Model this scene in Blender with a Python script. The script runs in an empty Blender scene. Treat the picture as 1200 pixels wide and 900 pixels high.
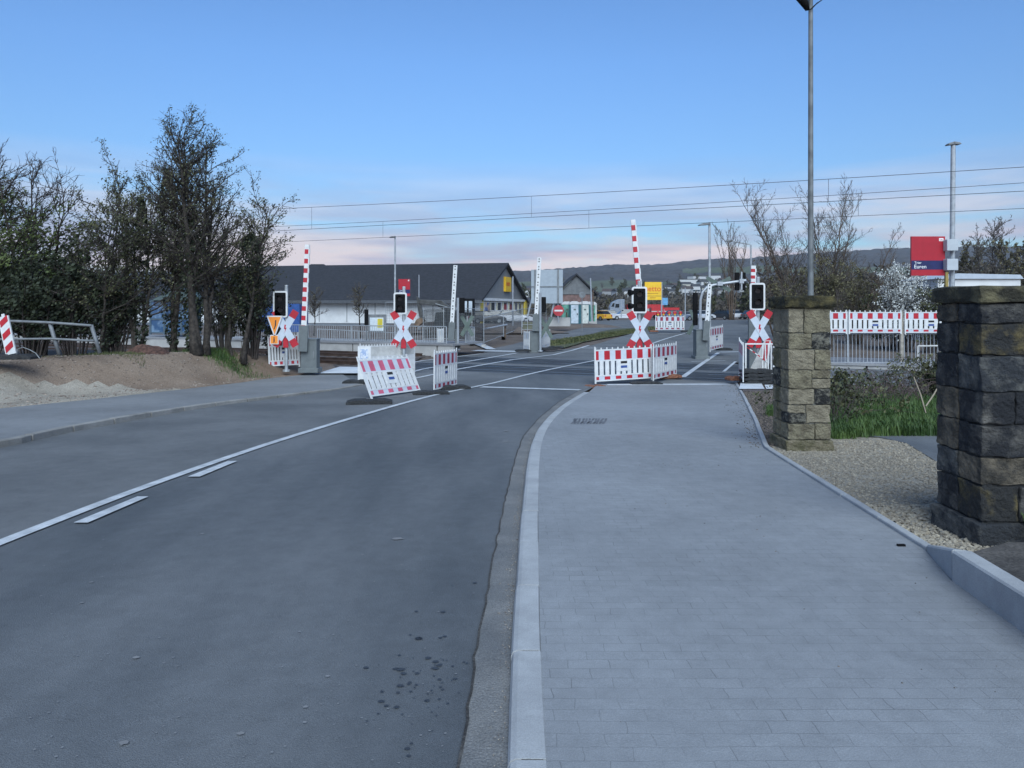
import bpy, bmesh, math, random
from mathutils import Vector, Matrix, noise
PI = math.pi
S = bpy.context.scene
COL = S.collection

# ------------------------------------------------------------------ camera, sky, sun, exposure
CZ = 1.76
cam_d = bpy.data.cameras.new('camera'); cam = bpy.data.objects.new('camera', cam_d); COL.objects.link(cam)
cam.location = (0, 0, CZ); cam.rotation_euler = (PI/2, 0, 0)
cam_d.sensor_width = 36; cam_d.lens = 27.0; cam_d.shift_y = -90/1200.0
cam_d.clip_start = 0.05; cam_d.clip_end = 9000
S.camera = cam

SUN_EL, SUN_AZ = math.radians(22), math.radians(174)      # azimuth clockwise from +Y (behind, to the right)
W = bpy.data.worlds.new('World'); S.world = W; W.use_nodes = True
nt = W.node_tree; N = nt.nodes; L = nt.links
bg = N['Background']
sky = N.new('ShaderNodeTexSky'); sky.sky_type = 'NISHITA'; sky.sun_disc = False
sky.sun_elevation = SUN_EL; sky.sun_rotation = SUN_AZ
sky.air_density = 1.0; sky.dust_density = 0.6; sky.ozone_density = 3.5
tc = N.new('ShaderNodeTexCoord'); sp = N.new('ShaderNodeSeparateXYZ'); L.new(tc.outputs['Generated'], sp.inputs[0])
mp = N.new('ShaderNodeMapping'); mp.inputs['Scale'].default_value = (1.6, 1.6, 13.0); L.new(tc.outputs['Generated'], mp.inputs[0])
mp.inputs['Location'].default_value = (0.35, 0.1, 0.2)
cn = N.new('ShaderNodeTexNoise'); cn.inputs['Scale'].default_value = 2.1; cn.inputs['Detail'].default_value = 7; cn.inputs['Roughness'].default_value = .52
cn.inputs['Distortion'].default_value = .35
L.new(mp.outputs[0], cn.inputs['Vector'])
cr = N.new('ShaderNodeValToRGB'); cr.color_ramp.elements[0].position = .32; cr.color_ramp.elements[1].position = .50
L.new(cn.outputs['Fac'], cr.inputs[0])
el = N.new('ShaderNodeValToRGB'); e = el.color_ramp     # how much cloud at each elevation
e.elements[0].position = 0.0; e.elements[0].color = (1, 1, 1, 1)
e.elements[1].position = .19; e.elements[1].color = (0, 0, 0, 1)
x = e.elements.new(.07); x.color = (1, 1, 1, 1)
x = e.elements.new(.125); x.color = (.5, .5, .5, 1)
L.new(sp.outputs['Z'], el.inputs[0])
mu = N.new('ShaderNodeMath'); mu.operation = 'MULTIPLY'; L.new(cr.outputs[0], mu.inputs[0]); L.new(el.outputs[0], mu.inputs[1])
mp2 = N.new('ShaderNodeMapping'); mp2.inputs['Scale'].default_value = (2.5, 2.5, 22.0); mp2.inputs['Location'].default_value = (3.1, 1, 0.4); L.new(tc.outputs['Generated'], mp2.inputs[0])
cn2 = N.new('ShaderNodeTexNoise'); cn2.inputs['Scale'].default_value = 1.5; cn2.inputs['Detail'].default_value = 5; L.new(mp2.outputs[0], cn2.inputs['Vector'])
cc = N.new('ShaderNodeValToRGB'); cc.color_ramp.elements[0].position = .42; cc.color_ramp.elements[1].position = .58
cc.color_ramp.elements[0].color = (3.9, 3.9, 5.2, 1); cc.color_ramp.elements[1].color = (6.9, 6.1, 6.3, 1)
L.new(cn2.outputs['Fac'], cc.inputs[0])
# grade of the clear sky
hs = N.new('ShaderNodeMix'); hs.data_type = 'RGBA'; hs.blend_type = 'MULTIPLY'; hs.inputs[0].default_value = 1
hs.inputs[7].default_value = (.98, 1.12, 1.42, 1)
L.new(sky.outputs[0], hs.inputs[6])
gr_ = N.new('ShaderNodeMapRange'); gr_.inputs['From Min'].default_value = 0.0; gr_.inputs['From Max'].default_value = .30; L.new(sp.outputs['Z'], gr_.inputs['Value'])
gm = N.new('ShaderNodeMix'); gm.data_type = 'RGBA'; gm.inputs[6].default_value = (.70, .83, .95, 1); gm.inputs[7].default_value = (.86, 1.11, 1.38, 1)
L.new(gr_.outputs[0], gm.inputs[0]); L.new(gm.outputs[2], hs.inputs[7])
mx = N.new('ShaderNodeMix'); mx.data_type = 'RGBA'
L.new(mu.outputs[0], mx.inputs[0]); L.new(hs.outputs[2], mx.inputs[6]); L.new(cc.outputs[0], mx.inputs[7])
L.new(mx.outputs[2], bg.inputs['Color']); bg.inputs['Strength'].default_value = 0.0465
SKYMULT = hs; CLOUD = cc

sd = bpy.data.lights.new('sun', 'SUN'); sun = bpy.data.objects.new('sun', sd); COL.objects.link(sun)
sd.energy = 1.5; sd.angle = math.radians(55); sd.color = (.87, .97, 1.0)
sdir = Vector((math.sin(SUN_AZ)*math.cos(math.radians(42)), math.cos(SUN_AZ)*math.cos(math.radians(42)), math.sin(math.radians(42))))
sun.rotation_euler = sdir.to_track_quat('Z', 'Y').to_euler()
S.view_settings.view_transform = 'Standard'; S.view_settings.look = 'None'
S.view_settings.exposure = 1.40; S.view_settings.gamma = 1.0; S.view_settings.use_curve_mapping = False
S.cycles.max_bounces = 6; S.cycles.volume_bounces = 0; S.cycles.transparent_max_bounces = 12

# ------------------------------------------------------------------ terrain profile and pixel helpers
KN = [(-60, 1.32), (14, -.308), (20, -.44), (22.7, -.5), (40, -.5), (45, -.42), (50, -.2), (55, 0.0), (60, .05), (75, 0.0), (110, -.2), (4000, -.2)]
def zg(y):
    for (a, za), (b, zb) in zip(KN, KN[1:]):
        if y <= b: return za+(zb-za)*(y-a)/(b-a)
    return KN[-1][1]
def pav_off(x, y): return .06 if y < 14 else (.012 if y > 20 else .06-.048*(y-14)/6)
def G(px, py, off=0.0):
    lo, hi = .5, 4000.
    for _ in range(60):
        m = (lo+hi)/2; o = off(0, m) if callable(off) else off
        if (CZ-zg(m)-o)*900/m+360 > py: lo = m
        else: hi = m
    return ((px-600)/900*lo, lo)
def D(px, py, d): return Vector(((px-600)/900*d, d, CZ-(py-360)/900*d))
def lerp(a, b, t): return a+(b-a)*t

# ------------------------------------------------------------------ materials
def mat(name, col, rough=.75, metal=0., var=.12, scale=4., bump=0., bscale=40., col2=None, thr=(.4, .6), emit=None, spec=.4, alpha=None, trans=0., detail=5):
    m = bpy.data.materials.new(name); m.use_nodes = True
    n = m.node_tree.nodes; l = m.node_tree.links; b = n['Principled BSDF']
    b.inputs['Roughness'].default_value = rough; b.inputs['Metallic'].default_value = metal
    b.inputs['Specular IOR Level'].default_value = spec
    t = n.new('ShaderNodeTexCoord'); ns = n.new('ShaderNodeTexNoise'); ns.inputs['Scale'].default_value = scale; ns.inputs['Detail'].default_value = detail
    l.new(t.outputs['Object'], ns.inputs['Vector'])
    r = n.new('ShaderNodeValToRGB'); l.new(ns.outputs['Fac'], r.inputs[0])
    c2 = col2 or tuple(min(1, c*(1+var)) for c in col); c1 = col if col2 else tuple(c*(1-var) for c in col)
    r.color_ramp.elements[0].position = thr[0]; r.color_ramp.elements[1].position = thr[1]
    r.color_ramp.elements[0].color = (*c1, 1); r.color_ramp.elements[1].color = (*c2, 1)
    l.new(r.outputs[0], b.inputs['Base Color'])
    if bump:
        n2 = n.new('ShaderNodeTexNoise'); n2.inputs['Scale'].default_value = bscale; n2.inputs['Detail'].default_value = 6
        l.new(t.outputs['Object'], n2.inputs['Vector'])
        bp = n.new('ShaderNodeBump'); bp.inputs['Strength'].default_value = bump; bp.inputs['Distance'].default_value = .02
        l.new(n2.outputs['Fac'], bp.inputs['Height']); l.new(bp.outputs[0], b.inputs['Normal'])
    if emit: b.inputs['Emission Color'].default_value = (*emit[0], 1); b.inputs['Emission Strength'].default_value = emit[1]
    if alpha is not None: b.inputs['Alpha'].default_value = alpha
    if trans: b.inputs['Transmission Weight'].default_value = trans
    m['ramp'] = r.name
    return m

def ground_mat(name, col, col2, speck=(.8, 1.25), sscale=160., big=.5, rough=.85, bump=.4, bscale=90., big2=None, streak=None, mid=6.):
    """large soft patches times fine grain"""
    m = bpy.data.materials.new(name); m.use_nodes = True
    n = m.node_tree.nodes; l = m.node_tree.links; b = n['Principled BSDF']
    b.inputs['Roughness'].default_value = rough; b.inputs['Specular IOR Level'].default_value = .35
    t = n.new('ShaderNodeTexCoord')
    mpn = n.new('ShaderNodeMapping'); l.new(t.outputs['Object'], mpn.inputs[0])
    if streak: mpn.inputs['Scale'].default_value = streak
    a = n.new('ShaderNodeTexNoise'); a.inputs['Scale'].default_value = big; a.inputs['Detail'].default_value = 6; a.inputs['Roughness'].default_value = .55; l.new(mpn.outputs[0], a.inputs['Vector'])
    r = n.new('ShaderNodeValToRGB'); l.new(a.outputs['Fac'], r.inputs[0])
    r.color_ramp.elements[0].position = .36; r.color_ramp.elements[1].position = .64
    r.color_ramp.elements[0].color = (*col, 1); r.color_ramp.elements[1].color = (*col2, 1)
    f = n.new('ShaderNodeTexNoise'); f.inputs['Scale'].default_value = sscale; f.inputs['Detail'].default_value = 3; l.new(t.outputs['Object'], f.inputs['Vector'])
    r2 = n.new('ShaderNodeValToRGB'); l.new(f.outputs['Fac'], r2.inputs[0])
    r2.color_ramp.elements[0].position = .35; r2.color_ramp.elements[1].position = .68
    r2.color_ramp.elements[0].color = (speck[0],)*3+(1,); r2.color_ramp.elements[1].color = (speck[1],)*3+(1,)
    f3 = n.new('ShaderNodeTexNoise'); f3.inputs['Scale'].default_value = mid; f3.inputs['Detail'].default_value = 8; f3.inputs['Roughness'].default_value = .7; l.new(t.outputs['Object'], f3.inputs['Vector'])
    r3 = n.new('ShaderNodeValToRGB'); l.new(f3.outputs['Fac'], r3.inputs[0])
    r3.color_ramp.elements[0].position = .3; r3.color_ramp.elements[1].position = .72
    r3.color_ramp.elements[0].color = (.88,)*3+(1,); r3.color_ramp.elements[1].color = (1.12,)*3+(1,)
    q = n.new('ShaderNodeMix'); q.data_type = 'RGBA'; q.blend_type = 'MULTIPLY'; q.inputs[0].default_value = 1
    l.new(r.outputs[0], q.inputs[6]); l.new(r2.outputs[0], q.inputs[7])
    q2 = n.new('ShaderNodeMix'); q2.data_type = 'RGBA'; q2.blend_type = 'MULTIPLY'; q2.inputs[0].default_value = 1
    l.new(q.outputs[2], q2.inputs[6]); l.new(r3.outputs[0], q2.inputs[7])
    l.new(q2.outputs[2], b.inputs['Base Color'])
    bp = n.new('ShaderNodeBump'); bp.inputs['Strength'].default_value = bump; bp.inputs['Distance'].default_value = .012
    g = n.new('ShaderNodeTexNoise'); g.inputs['Scale'].default_value = bscale; g.inputs['Detail'].default_value = 5; l.new(t.outputs['Object'], g.inputs['Vector'])
    l.new(g.outputs['Fac'], bp.inputs['Height']); l.new(bp.outputs[0], b.inputs['Normal'])
    m['out'] = q2.name
    return m

WHITE = mat('white_plastic', (.60, .60, .60), .45, var=.06, scale=6)
WHITED = mat('weathered_white_plastic', (.50, .49, .47), .55, var=.12, scale=5)
RED = mat('reflective_red', (.40, .018, .03), .4, var=.08)
REDP = mat('faded_red', (.50, .10, .16), .45, var=.1)
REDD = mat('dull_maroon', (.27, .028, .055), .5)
REFW = mat('reflective_white', (.48, .52, .58), .4, var=.05)
SLOT = mat('dark_slot', (.02, .02, .022), .8)
BLUE = mat('sticker_blue', (.04, .08, .25), .5)
BLACK = mat('black_plastic', (.007, .007, .008), .8, spec=.12)
LENS = mat('dark_lens', (.018, .014, .016), .25, spec=.3)
STEEL = mat('galvanised_steel', (.36, .38, .40), .5, metal=.35, var=.12, scale=8)
STEELD = mat('dull_grey_steel', (.17, .18, .19), .6, metal=.2, var=.15, scale=5)
ALU = mat('light_aluminium', (.36, .38, .41), .45, metal=.3, var=.08)
CAB = mat('cabinet_grey', (.12, .135, .14), .55, var=.08, scale=5)
RUBBER = mat('black_rubber', (.025, .026, .028), .85, var=.3, scale=20, bump=.4)
BRICKRUB = mat('brown_recycled_rubber', (.20, .085, .05), .9, var=.4, scale=25, bump=.5)
GREENBK = mat('sign_back_green', (.10, .13, .115), .7)
YEL = mat('sign_yellow', (.75, .45, .02), .5, var=.04)
ORG = mat('sign_orange', (.78, .25, .03), .5, var=.04)
NAVY = mat('navy', (.012, .016, .085), .45)
SIGNRED = mat('station_red', (.36, .012, .025), .4, var=.05)
TXTW = mat('lettering_white', (.8, .8, .8), .5, var=.01)
TXTR = mat('lettering_red', (.6, .03, .02), .5, var=.01)
TXTK = mat('lettering_dark', (.03, .03, .035), .5, var=.01)
BARK = mat('bark', (.040, .033, .028), .95, var=.4, scale=9, bump=.9, bscale=25)
BARKB = mat('brown_bark', (.10, .07, .05), .95, var=.4, scale=9, bump=.9, bscale=25)
TWIG = mat('twig', (.05, .04, .036), .95, var=.3)
TWIGP = mat('pale_twig', (.095, .082, .074), .95, var=.3)
IVY = mat('ivy_leaf', (.012, .018, .010), .7, col2=(.030, .040, .018), scale=2.5)
LEAFG = mat('fresh_leaf', (.045, .065, .020), .65, col2=(.085, .11, .03), scale=1.5)
LEAFD = mat('dark_leaf', (.032, .042, .020), .65, col2=(.095, .095, .042), scale=1.2)
OLIVE = mat('olive_leaf', (.075, .07, .035), .75, col2=(.13, .115, .06), scale=1.2)
BLOSSOM = mat('blossom', (.55, .56, .54), .8, var=.15)
GLASSD = mat('window_glass', (.03, .045, .06), .08, spec=.8, var=.3, scale=1)

# ------------------------------------------------------------------ mesh helpers
class MB:
    def __init__(s): s.v = []; s.f = []; s.m = []
    def add(s, vs, fs, mi=0):
        o = len(s.v); s.v += [tuple(v) for v in vs]; s.f += [tuple(i+o for i in f) for f in fs]; s.m += [mi]*len(fs)
    def box(s, x0, x1, y0, y1, z0, z1, mi=0, M=None, taper=1.0):
        cx, cy = (x0+x1)/2, (y0+y1)/2
        vs = [Vector((x, y, z0)) for x, y in ((x0, y0), (x1, y0), (x1, y1), (x0, y1))]
        vs += [Vector((cx+(x-cx)*taper, cy+(y-cy)*taper, z1)) for x, y in ((x0, y0), (x1, y0), (x1, y1), (x0, y1))]
        if M: vs = [M @ v for v in vs]
        s.add(vs, [(0, 3, 2, 1), (4, 5, 6, 7), (0, 1, 5, 4), (1, 2, 6, 5), (2, 3, 7, 6), (3, 0, 4, 7)], mi); return s
    def prism(s, pts, d, mi=0, M=None):
        """pts: outline as (a,b) in the local x,z plane, thickness d=(y0,y1)"""
        n = len(pts); vs = [Vector((a, d[0], b)) for a, b in pts]+[Vector((a, d[1], b)) for a, b in pts]
        if M: vs = [M @ v for v in vs]
        s.add(vs, [tuple(range(n)), tuple(range(2*n-1, n-1, -1))]+[(i, i+n, (i+1) % n+n, (i+1) % n) for i in range(n)], mi); return s
    def tube(s, p0, p1, r0, r1=None, n=8, mi=0, caps=True):
        p0, p1 = Vector(p0), Vector(p1); r1 = r0 if r1 is None else r1
        d = (p1-p0)
        if d.length < 1e-6: return s
        d.normalize(); a = d.orthogonal().normalized(); b = d.cross(a)
        vs = []
        for p, r in ((p0, r0), (p1, r1)):
            for i in range(n):
                t = 2*PI*i/n; vs.append(p+a*(r*math.cos(t))+b*(r*math.sin(t)))
        fs = [(i, (i+1) % n, (i+1) % n+n, i+n) for i in range(n)]
        if caps: fs += [tuple(range(n-1, -1, -1)), tuple(range(n, 2*n))]
        s.add(vs, fs, mi); return s
    def path(s, pts, r, n=6, mi=0):
        pts = [Vector(p) for p in pts]; m = len(pts)
        rr = list(r) if isinstance(r, (list, tuple)) else [r]*m
        d = (pts[1]-pts[0]).normalized(); a = d.orthogonal().normalized(); vs = []
        for i in range(m):
            d = (pts[min(m-1, i+1)]-pts[max(0, i-1)]); d = d.normalized() if d.length > 1e-9 else Vector((0, 0, 1))
            a = a-d*a.dot(d); a = a.normalized() if a.length > 1e-6 else d.orthogonal().normalized(); b = d.cross(a)
            for k in range(n):
                t = 2*PI*k/n; vs.append(pts[i]+a*(rr[i]*math.cos(t))+b*(rr[i]*math.sin(t)))
        fs = [(i*n+k, i*n+(k+1) % n, (i+1)*n+(k+1) % n, (i+1)*n+k) for i in range(m-1) for k in range(n)]
        fs += [tuple(range(n-1, -1, -1)), tuple(range((m-1)*n, m*n))]
        s.add(vs, fs, mi); return s
    def ball(s, c, rx, ry=None, rz=None, n=10, mi=0):
        ry = ry or rx; rz = rz or rx; k = n//2; vs = [Vector((c[0], c[1], c[2]-rz))]
        for j in range(1, k):
            a = -PI/2+PI*j/k
            for i in range(n): vs.append(Vector((c[0]+rx*math.cos(a)*math.cos(2*PI*i/n), c[1]+ry*math.cos(a)*math.sin(2*PI*i/n), c[2]+rz*math.sin(a))))
        vs.append(Vector((c[0], c[1], c[2]+rz))); fs = []
        for i in range(n): fs.append((0, 1+(i+1) % n, 1+i)); fs.append((len(vs)-1, 1+(k-2)*n+i, 1+(k-2)*n+(i+1) % n))
        for j in range(k-2):
            for i in range(n): fs.append((1+j*n+i, 1+j*n+(i+1) % n, 1+(j+1)*n+(i+1) % n, 1+(j+1)*n+i))
        s.add(vs, fs, mi); return s
    def quad(s, p, a, b, mi=0): s.add([p-a-b, p+a-b, p+a+b, p-a+b], [(0, 1, 2, 3)], mi)
    def mesh(s, name, mats, inv=None, smooth=False):
        me = bpy.data.meshes.new(name)
        vs = s.v if inv is None else [tuple(inv @ Vector(v)) for v in s.v]
        me.from_pydata(vs, [], s.f)
        for m in mats: me.materials.append(m)
        me.polygons.foreach_set('material_index', s.m)
        if smooth: me.polygons.foreach_set('use_smooth', [True]*len(s.f))
        me.update(); return me

def bevel(o, w=.01, seg=2):
    m = o.modifiers.new('bevel', 'BEVEL'); m.width = w; m.segments = seg; m.limit_method = 'ANGLE'; m.angle_limit = math.radians(40)

def tagp(o, label, cat, group=None, kind=None):
    o['label'] = label; o['category'] = cat
    if group: o['group'] = group
    if kind: o['kind'] = kind
    return o

class Thing:
    def __init__(s, name, label, cat, M, group=None):
        s.o = bpy.data.objects.new(name, None); COL.objects.link(s.o); s.o.empty_display_size = .2
        s.M = M if isinstance(M, Matrix) else Matrix.Translation(Vector(M))
        s.o.matrix_world = s.M; s.inv = s.M.inverted(); tagp(s.o, label, cat, group)
    def part(s, name, mb, mats, parent=None, local=True, smooth=False, bev=0, label=None, kind=None):
        if not isinstance(mats, (list, tuple)): mats = [mats]
        o = bpy.data.objects.new(name, mb.mesh(name, mats, None if local else s.inv, smooth)); COL.objects.link(o)
        o.parent = parent or s.o
        if bev: bevel(o, bev)
        if label: o['label'] = label
        if kind: o['kind'] = kind
        return o

def single(name, label, cat, mb, mats, loc=None, group=None, bev=0, smooth=False, kind=None):
    if not isinstance(mats, (list, tuple)): mats = [mats]
    M = Matrix.Translation(Vector(loc)) if loc is not None else Matrix.Identity(4)
    o = bpy.data.objects.new(name, mb.mesh(name, mats, M.inverted(), smooth)); COL.objects.link(o); o.matrix_world = M
    if bev: bevel(o, bev)
    return tagp(o, label, cat, group, kind)

def struct(name, me_or_mb, mats, kind='structure', smooth=False):
    if not isinstance(mats, (list, tuple)): mats = [mats]
    me = me_or_mb.mesh(name, mats, None, smooth) if isinstance(me_or_mb, MB) else me_or_mb
    o = bpy.data.objects.new(name, me); COL.objects.link(o); o['kind'] = kind
    return o

def dup(root, M, label=None, group=None):
    r = root.copy(); COL.objects.link(r); r.matrix_world = M
    if label: r['label'] = label
    if group: r['group'] = group
    for ch in list(root.children):
        c = ch.copy(); COL.objects.link(c); c.parent = r; c.matrix_parent_inverse = ch.matrix_parent_inverse
        for g in list(ch.children):
            d = g.copy(); COL.objects.link(d); d.parent = c
    return r

def text_part(txt, size, M, name, matl, parent, ext=.002, align='LEFT'):
    cu = bpy.data.curves.new('t', 'FONT'); cu.body = txt; cu.size = size; cu.extrude = ext; cu.align_x = align; cu.offset = 0
    to = bpy.data.objects.new('t', cu); COL.objects.link(to); dg = bpy.context.evaluated_depsgraph_get()
    me = bpy.data.meshes.new_from_object(to.evaluated_get(dg)); bpy.data.objects.remove(to)
    me.transform(M); me.materials.clear(); me.materials.append(matl)
    o = bpy.data.objects.new(name, me); COL.objects.link(o); o.parent = parent; return o
TXTROT = Matrix.Rotation(PI/2, 4, 'X')      # text upright, read from -Y

def sheet(name, polys, off, m, kind='structure', cuts=()):
    bm = bmesh.new()
    for p in polys: bm.faces.new([bm.verts.new((a, b, 0)) for a, b in p])
    bmesh.ops.recalc_face_normals(bm, faces=bm.faces)
    for f in bm.faces:
        if f.normal.z < 0: f.normal_flip()
    bmesh.ops.triangulate(bm, faces=bm.faces)
    for k in [a for a, _ in KN[1:-1]]+list(cuts):
        bmesh.ops.bisect_plane(bm, geom=bm.verts[:]+bm.edges[:]+bm.faces[:], plane_co=(0, k, 0), plane_no=(0, 1, 0))
    for v in bm.verts: v.co.z = zg(v.co.y)+(off(v.co.x, v.co.y) if callable(off) else off)
    me = bpy.data.meshes.new(name); bm.to_mesh(me); bm.free()
    me.materials.append(m); o = bpy.data.objects.new(name, me); COL.objects.link(o); o['kind'] = kind
    return o

def resample(pts, step):
    out = [Vector(pts[0])]; acc = 0
    for a, b in zip(pts, pts[1:]):
        a, b = Vector(a), Vector(b); n = max(1, int((b-a).length/step))
        for i in range(1, n+1): out.append(a.lerp(b, i/n))
    return out
def offset_line(pts, w):
    out = []
    for i, p in enumerate(pts):
        a = pts[max(0, i-1)]; b = pts[min(len(pts)-1, i+1)]; d = (Vector(b)-Vector(a)).normalized()
        out.append(Vector((p[0]+d.y*w, p[1]-d.x*w)))
    return out
def smooth_line(pts, it=3):
    p = [Vector(a) for a in pts]
    for _ in range(it):
        q = [p[0]]
        for a, b in zip(p, p[1:]): q += [a.lerp(b, .25), a.lerp(b, .75)]
        q.append(p[-1]); p = q
    return p
def stripe(name, line, w, off, m, parent_list=None):
    """ribbon centred on line"""
    ln = resample(line, .5); a = offset_line(ln, -w/2); b = offset_line(ln, w/2)
    return [tuple(v) for v in a]+[tuple(v) for v in reversed(b)]
def ribbons(name, ribs, off, m, kind='structure'):
    mb = MB()
    for line, w in ribs:
        ln = resample(line, .25); a = offset_line(ln, -w/2); b = offset_line(ln, w/2)
        vs = []
        for p, q in zip(a, b):
            for t in (p, q):
                o = off(t.x, t.y) if callable(off) else off; vs.append((t.x, t.y, zg(t.y)+o))
        mb.add(vs, [(2*i, 2*i+1, 2*i+3, 2*i+2) for i in range(len(a)-1)])
    return struct(name, mb, m, kind)

# ------------------------------------------------------------------ ground, roads, pavements
ASPH = ground_mat('asphalt_new', (.078, .087, .098), (.140, .148, .158), (.74, 1.34), 260, .42, .90, .6, 160, streak=(1.6, .35, 1))
ASPHL = ground_mat('asphalt_worn', (.100, .105, .110), (.150, .155, .160), (.76, 1.3), 230, .5, .85, .4, 120)
GUT = ground_mat('gutter_asphalt', (.135, .138, .142), (.19, .188, .184), (.75, 1.25), 120, 2.0, .9, .7, 70)
EARTH = ground_mat('earth', (.09, .068, .055), (.15, .12, .10), (.7, 1.3), 40, .6, .95, .8, 25)
DIRT = ground_mat('pale_dirt', (.235, .18, .138), (.155, .108, .078), (.72, 1.25), 45, .45, .95, .9, 22)
GRAVELM = ground_mat('limestone_gravel', (.25, .22, .175), (.34, .305, .25), (.55, 1.35), 70, .9, .95, 1.0, 55)
BALL = ground_mat('ballast', (.05, .04, .037), (.10, .085, .08), (.5, 1.5), 30, 1.0, .95, 1.0, 22)
GRASSB = ground_mat('grass_soil', (.055, .075, .028), (.11, .105, .05), (.7, 1.3), 30, .8, .95, .9, 25)
MARK = ground_mat('road_paint', (.42, .44, .46), (.60, .62, .64), (.80, 1.08), 120, 5.0, .6, .1, 90)
PAVW = ground_mat('white_paving', (.55, .57, .60), (.62, .64, .66), (.95, 1.05), 60, 2.0, .7, .2, 60)
KERB = ground_mat('kerb_concrete', (.31, .318, .33), (.38, .39, .40), (.9, 1.1), 150, 1.6, .85, .25, 120)
TRKP = ground_mat('track_panel', (.028, .03, .034), (.05, .052, .057), (.85, 1.15), 60, .8, .75, .4, 60)
RAILM = mat('rail_steel', (.07, .045, .035), .6, metal=.2, var=.2)
RAILT = mat('polished_rail', (.45, .46, .48), .25, metal=.9, var=.1)

def paving():
    m = ground_mat('paving', (.210, .219, .232), (.260, .271, .286), (.88, 1.12), 170, .35, .85, .25, 110)
    n = m.node_tree.nodes; l = m.node_tree.links; b = n['Principled BSDF']
    t = n.new('ShaderNodeTexCoord'); br = n.new('ShaderNodeTexBrick')
    wv = n.new('ShaderNodeTexNoise'); wv.inputs['Scale'].default_value = 7; l.new(t.outputs['Object'], wv.inputs['Vector'])
    va = n.new('ShaderNodeVectorMath'); va.operation = 'MULTIPLY_ADD'; va.inputs[1].default_value = (.035, .022, 0)
    l.new(wv.outputs['Color'], va.inputs[0]); l.new(t.outputs['Object'], va.inputs[2])
    l.new(va.outputs[0], br.inputs['Vector'])
    br.inputs['Scale'].default_value = 1; br.inputs['Brick Width'].default_value = .20; br.inputs['Row Height'].default_value = .10
    br.inputs['Mortar Size'].default_value = .0028; br.inputs['Mortar Smooth'].default_value = .6
    br.inputs['Color1'].default_value = (.955, .955, .955, 1); br.inputs['Color2'].default_value = (1.045, 1.045, 1.045, 1); br.inputs['Mortar'].default_value = (.56, .56, .56, 1)
    q = n.new('ShaderNodeMix'); q.data_type = 'RGBA'; q.blend_type = 'MULTIPLY'; 
    # joints are partly filled with sand: fade them in and out
    fn = n.new('ShaderNodeTexNoise'); fn.inputs['Scale'].default_value = 2.2; fn.inputs['Detail'].default_value = 5; l.new(t.outputs['Object'], fn.inputs['Vector'])
    fr = n.new('ShaderNodeValToRGB'); fr.color_ramp.elements[0].position = .38; fr.color_ramp.elements[1].position = .68; l.new(fn.outputs['Fac'], fr.inputs[0])
    fr.color_ramp.elements[0].color = (.18, .18, .18, 1)
    l.new(fr.outputs[0], q.inputs[0])
    l.new(n[m['out']].outputs[2], q.inputs[6]); l.new(br.outputs['Color'], q.inputs[7])
    # base colour: patches and grain multiplied by the block joints
    l.new(q.outputs[2], b.inputs['Base Color'])
    bp = n.new('ShaderNodeBump'); bp.inputs['Strength'].default_value = .25; bp.inputs['Distance'].default_value = .006; bp.invert = True
    l.new(br.outputs['Fac'], bp.inputs['Height'])
    old = [x for x in n if x.type == 'BUMP' and x != bp][0]
    l.new(old.outputs[0], bp.inputs['Normal']); l.new(bp.outputs[0], b.inputs['Normal'])
    return m
PAVE = paving()

# base earth, one sheet to the horizon
sheet('ground', [[(-3500, -40), (3500, -40), (3500, 3800), (-3500, 3800)]], -.06, EARTH)

pv = pav_off
kerb_out = [(.0-.06, -6), (-.03, 0)]+[G(a, b, .05) for a, b in ((593, 900), (600, 747), (605, 677), (610, 610), (612, 593), (617, 540), (625, 510), (640, 490), (660, 472), (683, 458))]
kerb_out = smooth_line(kerb_out, 2)
kerb_in = offset_line(kerb_out, .155)
kl_px = [(0, 524), (62, 508), (142, 493), (250, 474), (325, 465), (400, 455), (426, 450)]
kerb_left = [(-8.9, -6), (-8.9, 5), (-8.75, 9)]+[G(a, b, .03) for a, b in kl_px]
kerb_left = smooth_line(kerb_left, 2)
pave_left_back = [(-14, -6), (-12.5, 5), (-10.8, 12)]+[G(a, b, pv) for a, b in ((0, 480), (100, 470), (200, 458), (312, 444), (395, 435))]

# worn asphalt everywhere on the carriageway, then the newer lane on top
XL = lambda y: -8.0+(y-23.5)*(6.7/14.5)      # left edge of crossing surface
XR = lambda y: 7.6+(y-22.7)*(5.2/15.3)
# crossing + carriageway one sheet
road = [tuple(v) for v in kerb_out]+[(2.3, 21.6), (6.2, 22.5), (XR(26), 26), (XR(38), 38), (22, 52), (70, 62), (70, 118), (-14, 118), (2, 76), (10.3, 58), (7.0, 50.2), (3.8, 42.3), (XL(39.5)+2.4, 39.5), (XL(39), 39), (XL(32), 32), (XL(24.2), 24.2)]+[tuple(v) for v in reversed(kerb_left)]
sheet('road', [road], 0., ASPHL)
cl_px = [(0, 637), (200, 560), (350, 509), (500, 465), (560, 453), (635, 435), (696, 423)]
cline = [(-4.55, -6), (-4.3, 1.5)]+[G(a, b) for a, b in cl_px]
cline = smooth_line(cline, 2)
gut_l = [(-.42, -6), (-.40, 0)]+[G(a, b) for a, b in ((538, 900), (547, 847), (558, 760), (563, 740), (573, 683), (581, 640), (592, 587), (603, 540), (613, 512), (632, 490), (654, 472), (679, 458))]
lane = [tuple(v) for v in cline if v.y < 30]+[(5.2, 24.0), (2.3, 21.7)]+[tuple(v) for v in reversed(gut_l)]
sheet('newer_road_lane', [lane], .004, ASPH)
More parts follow.
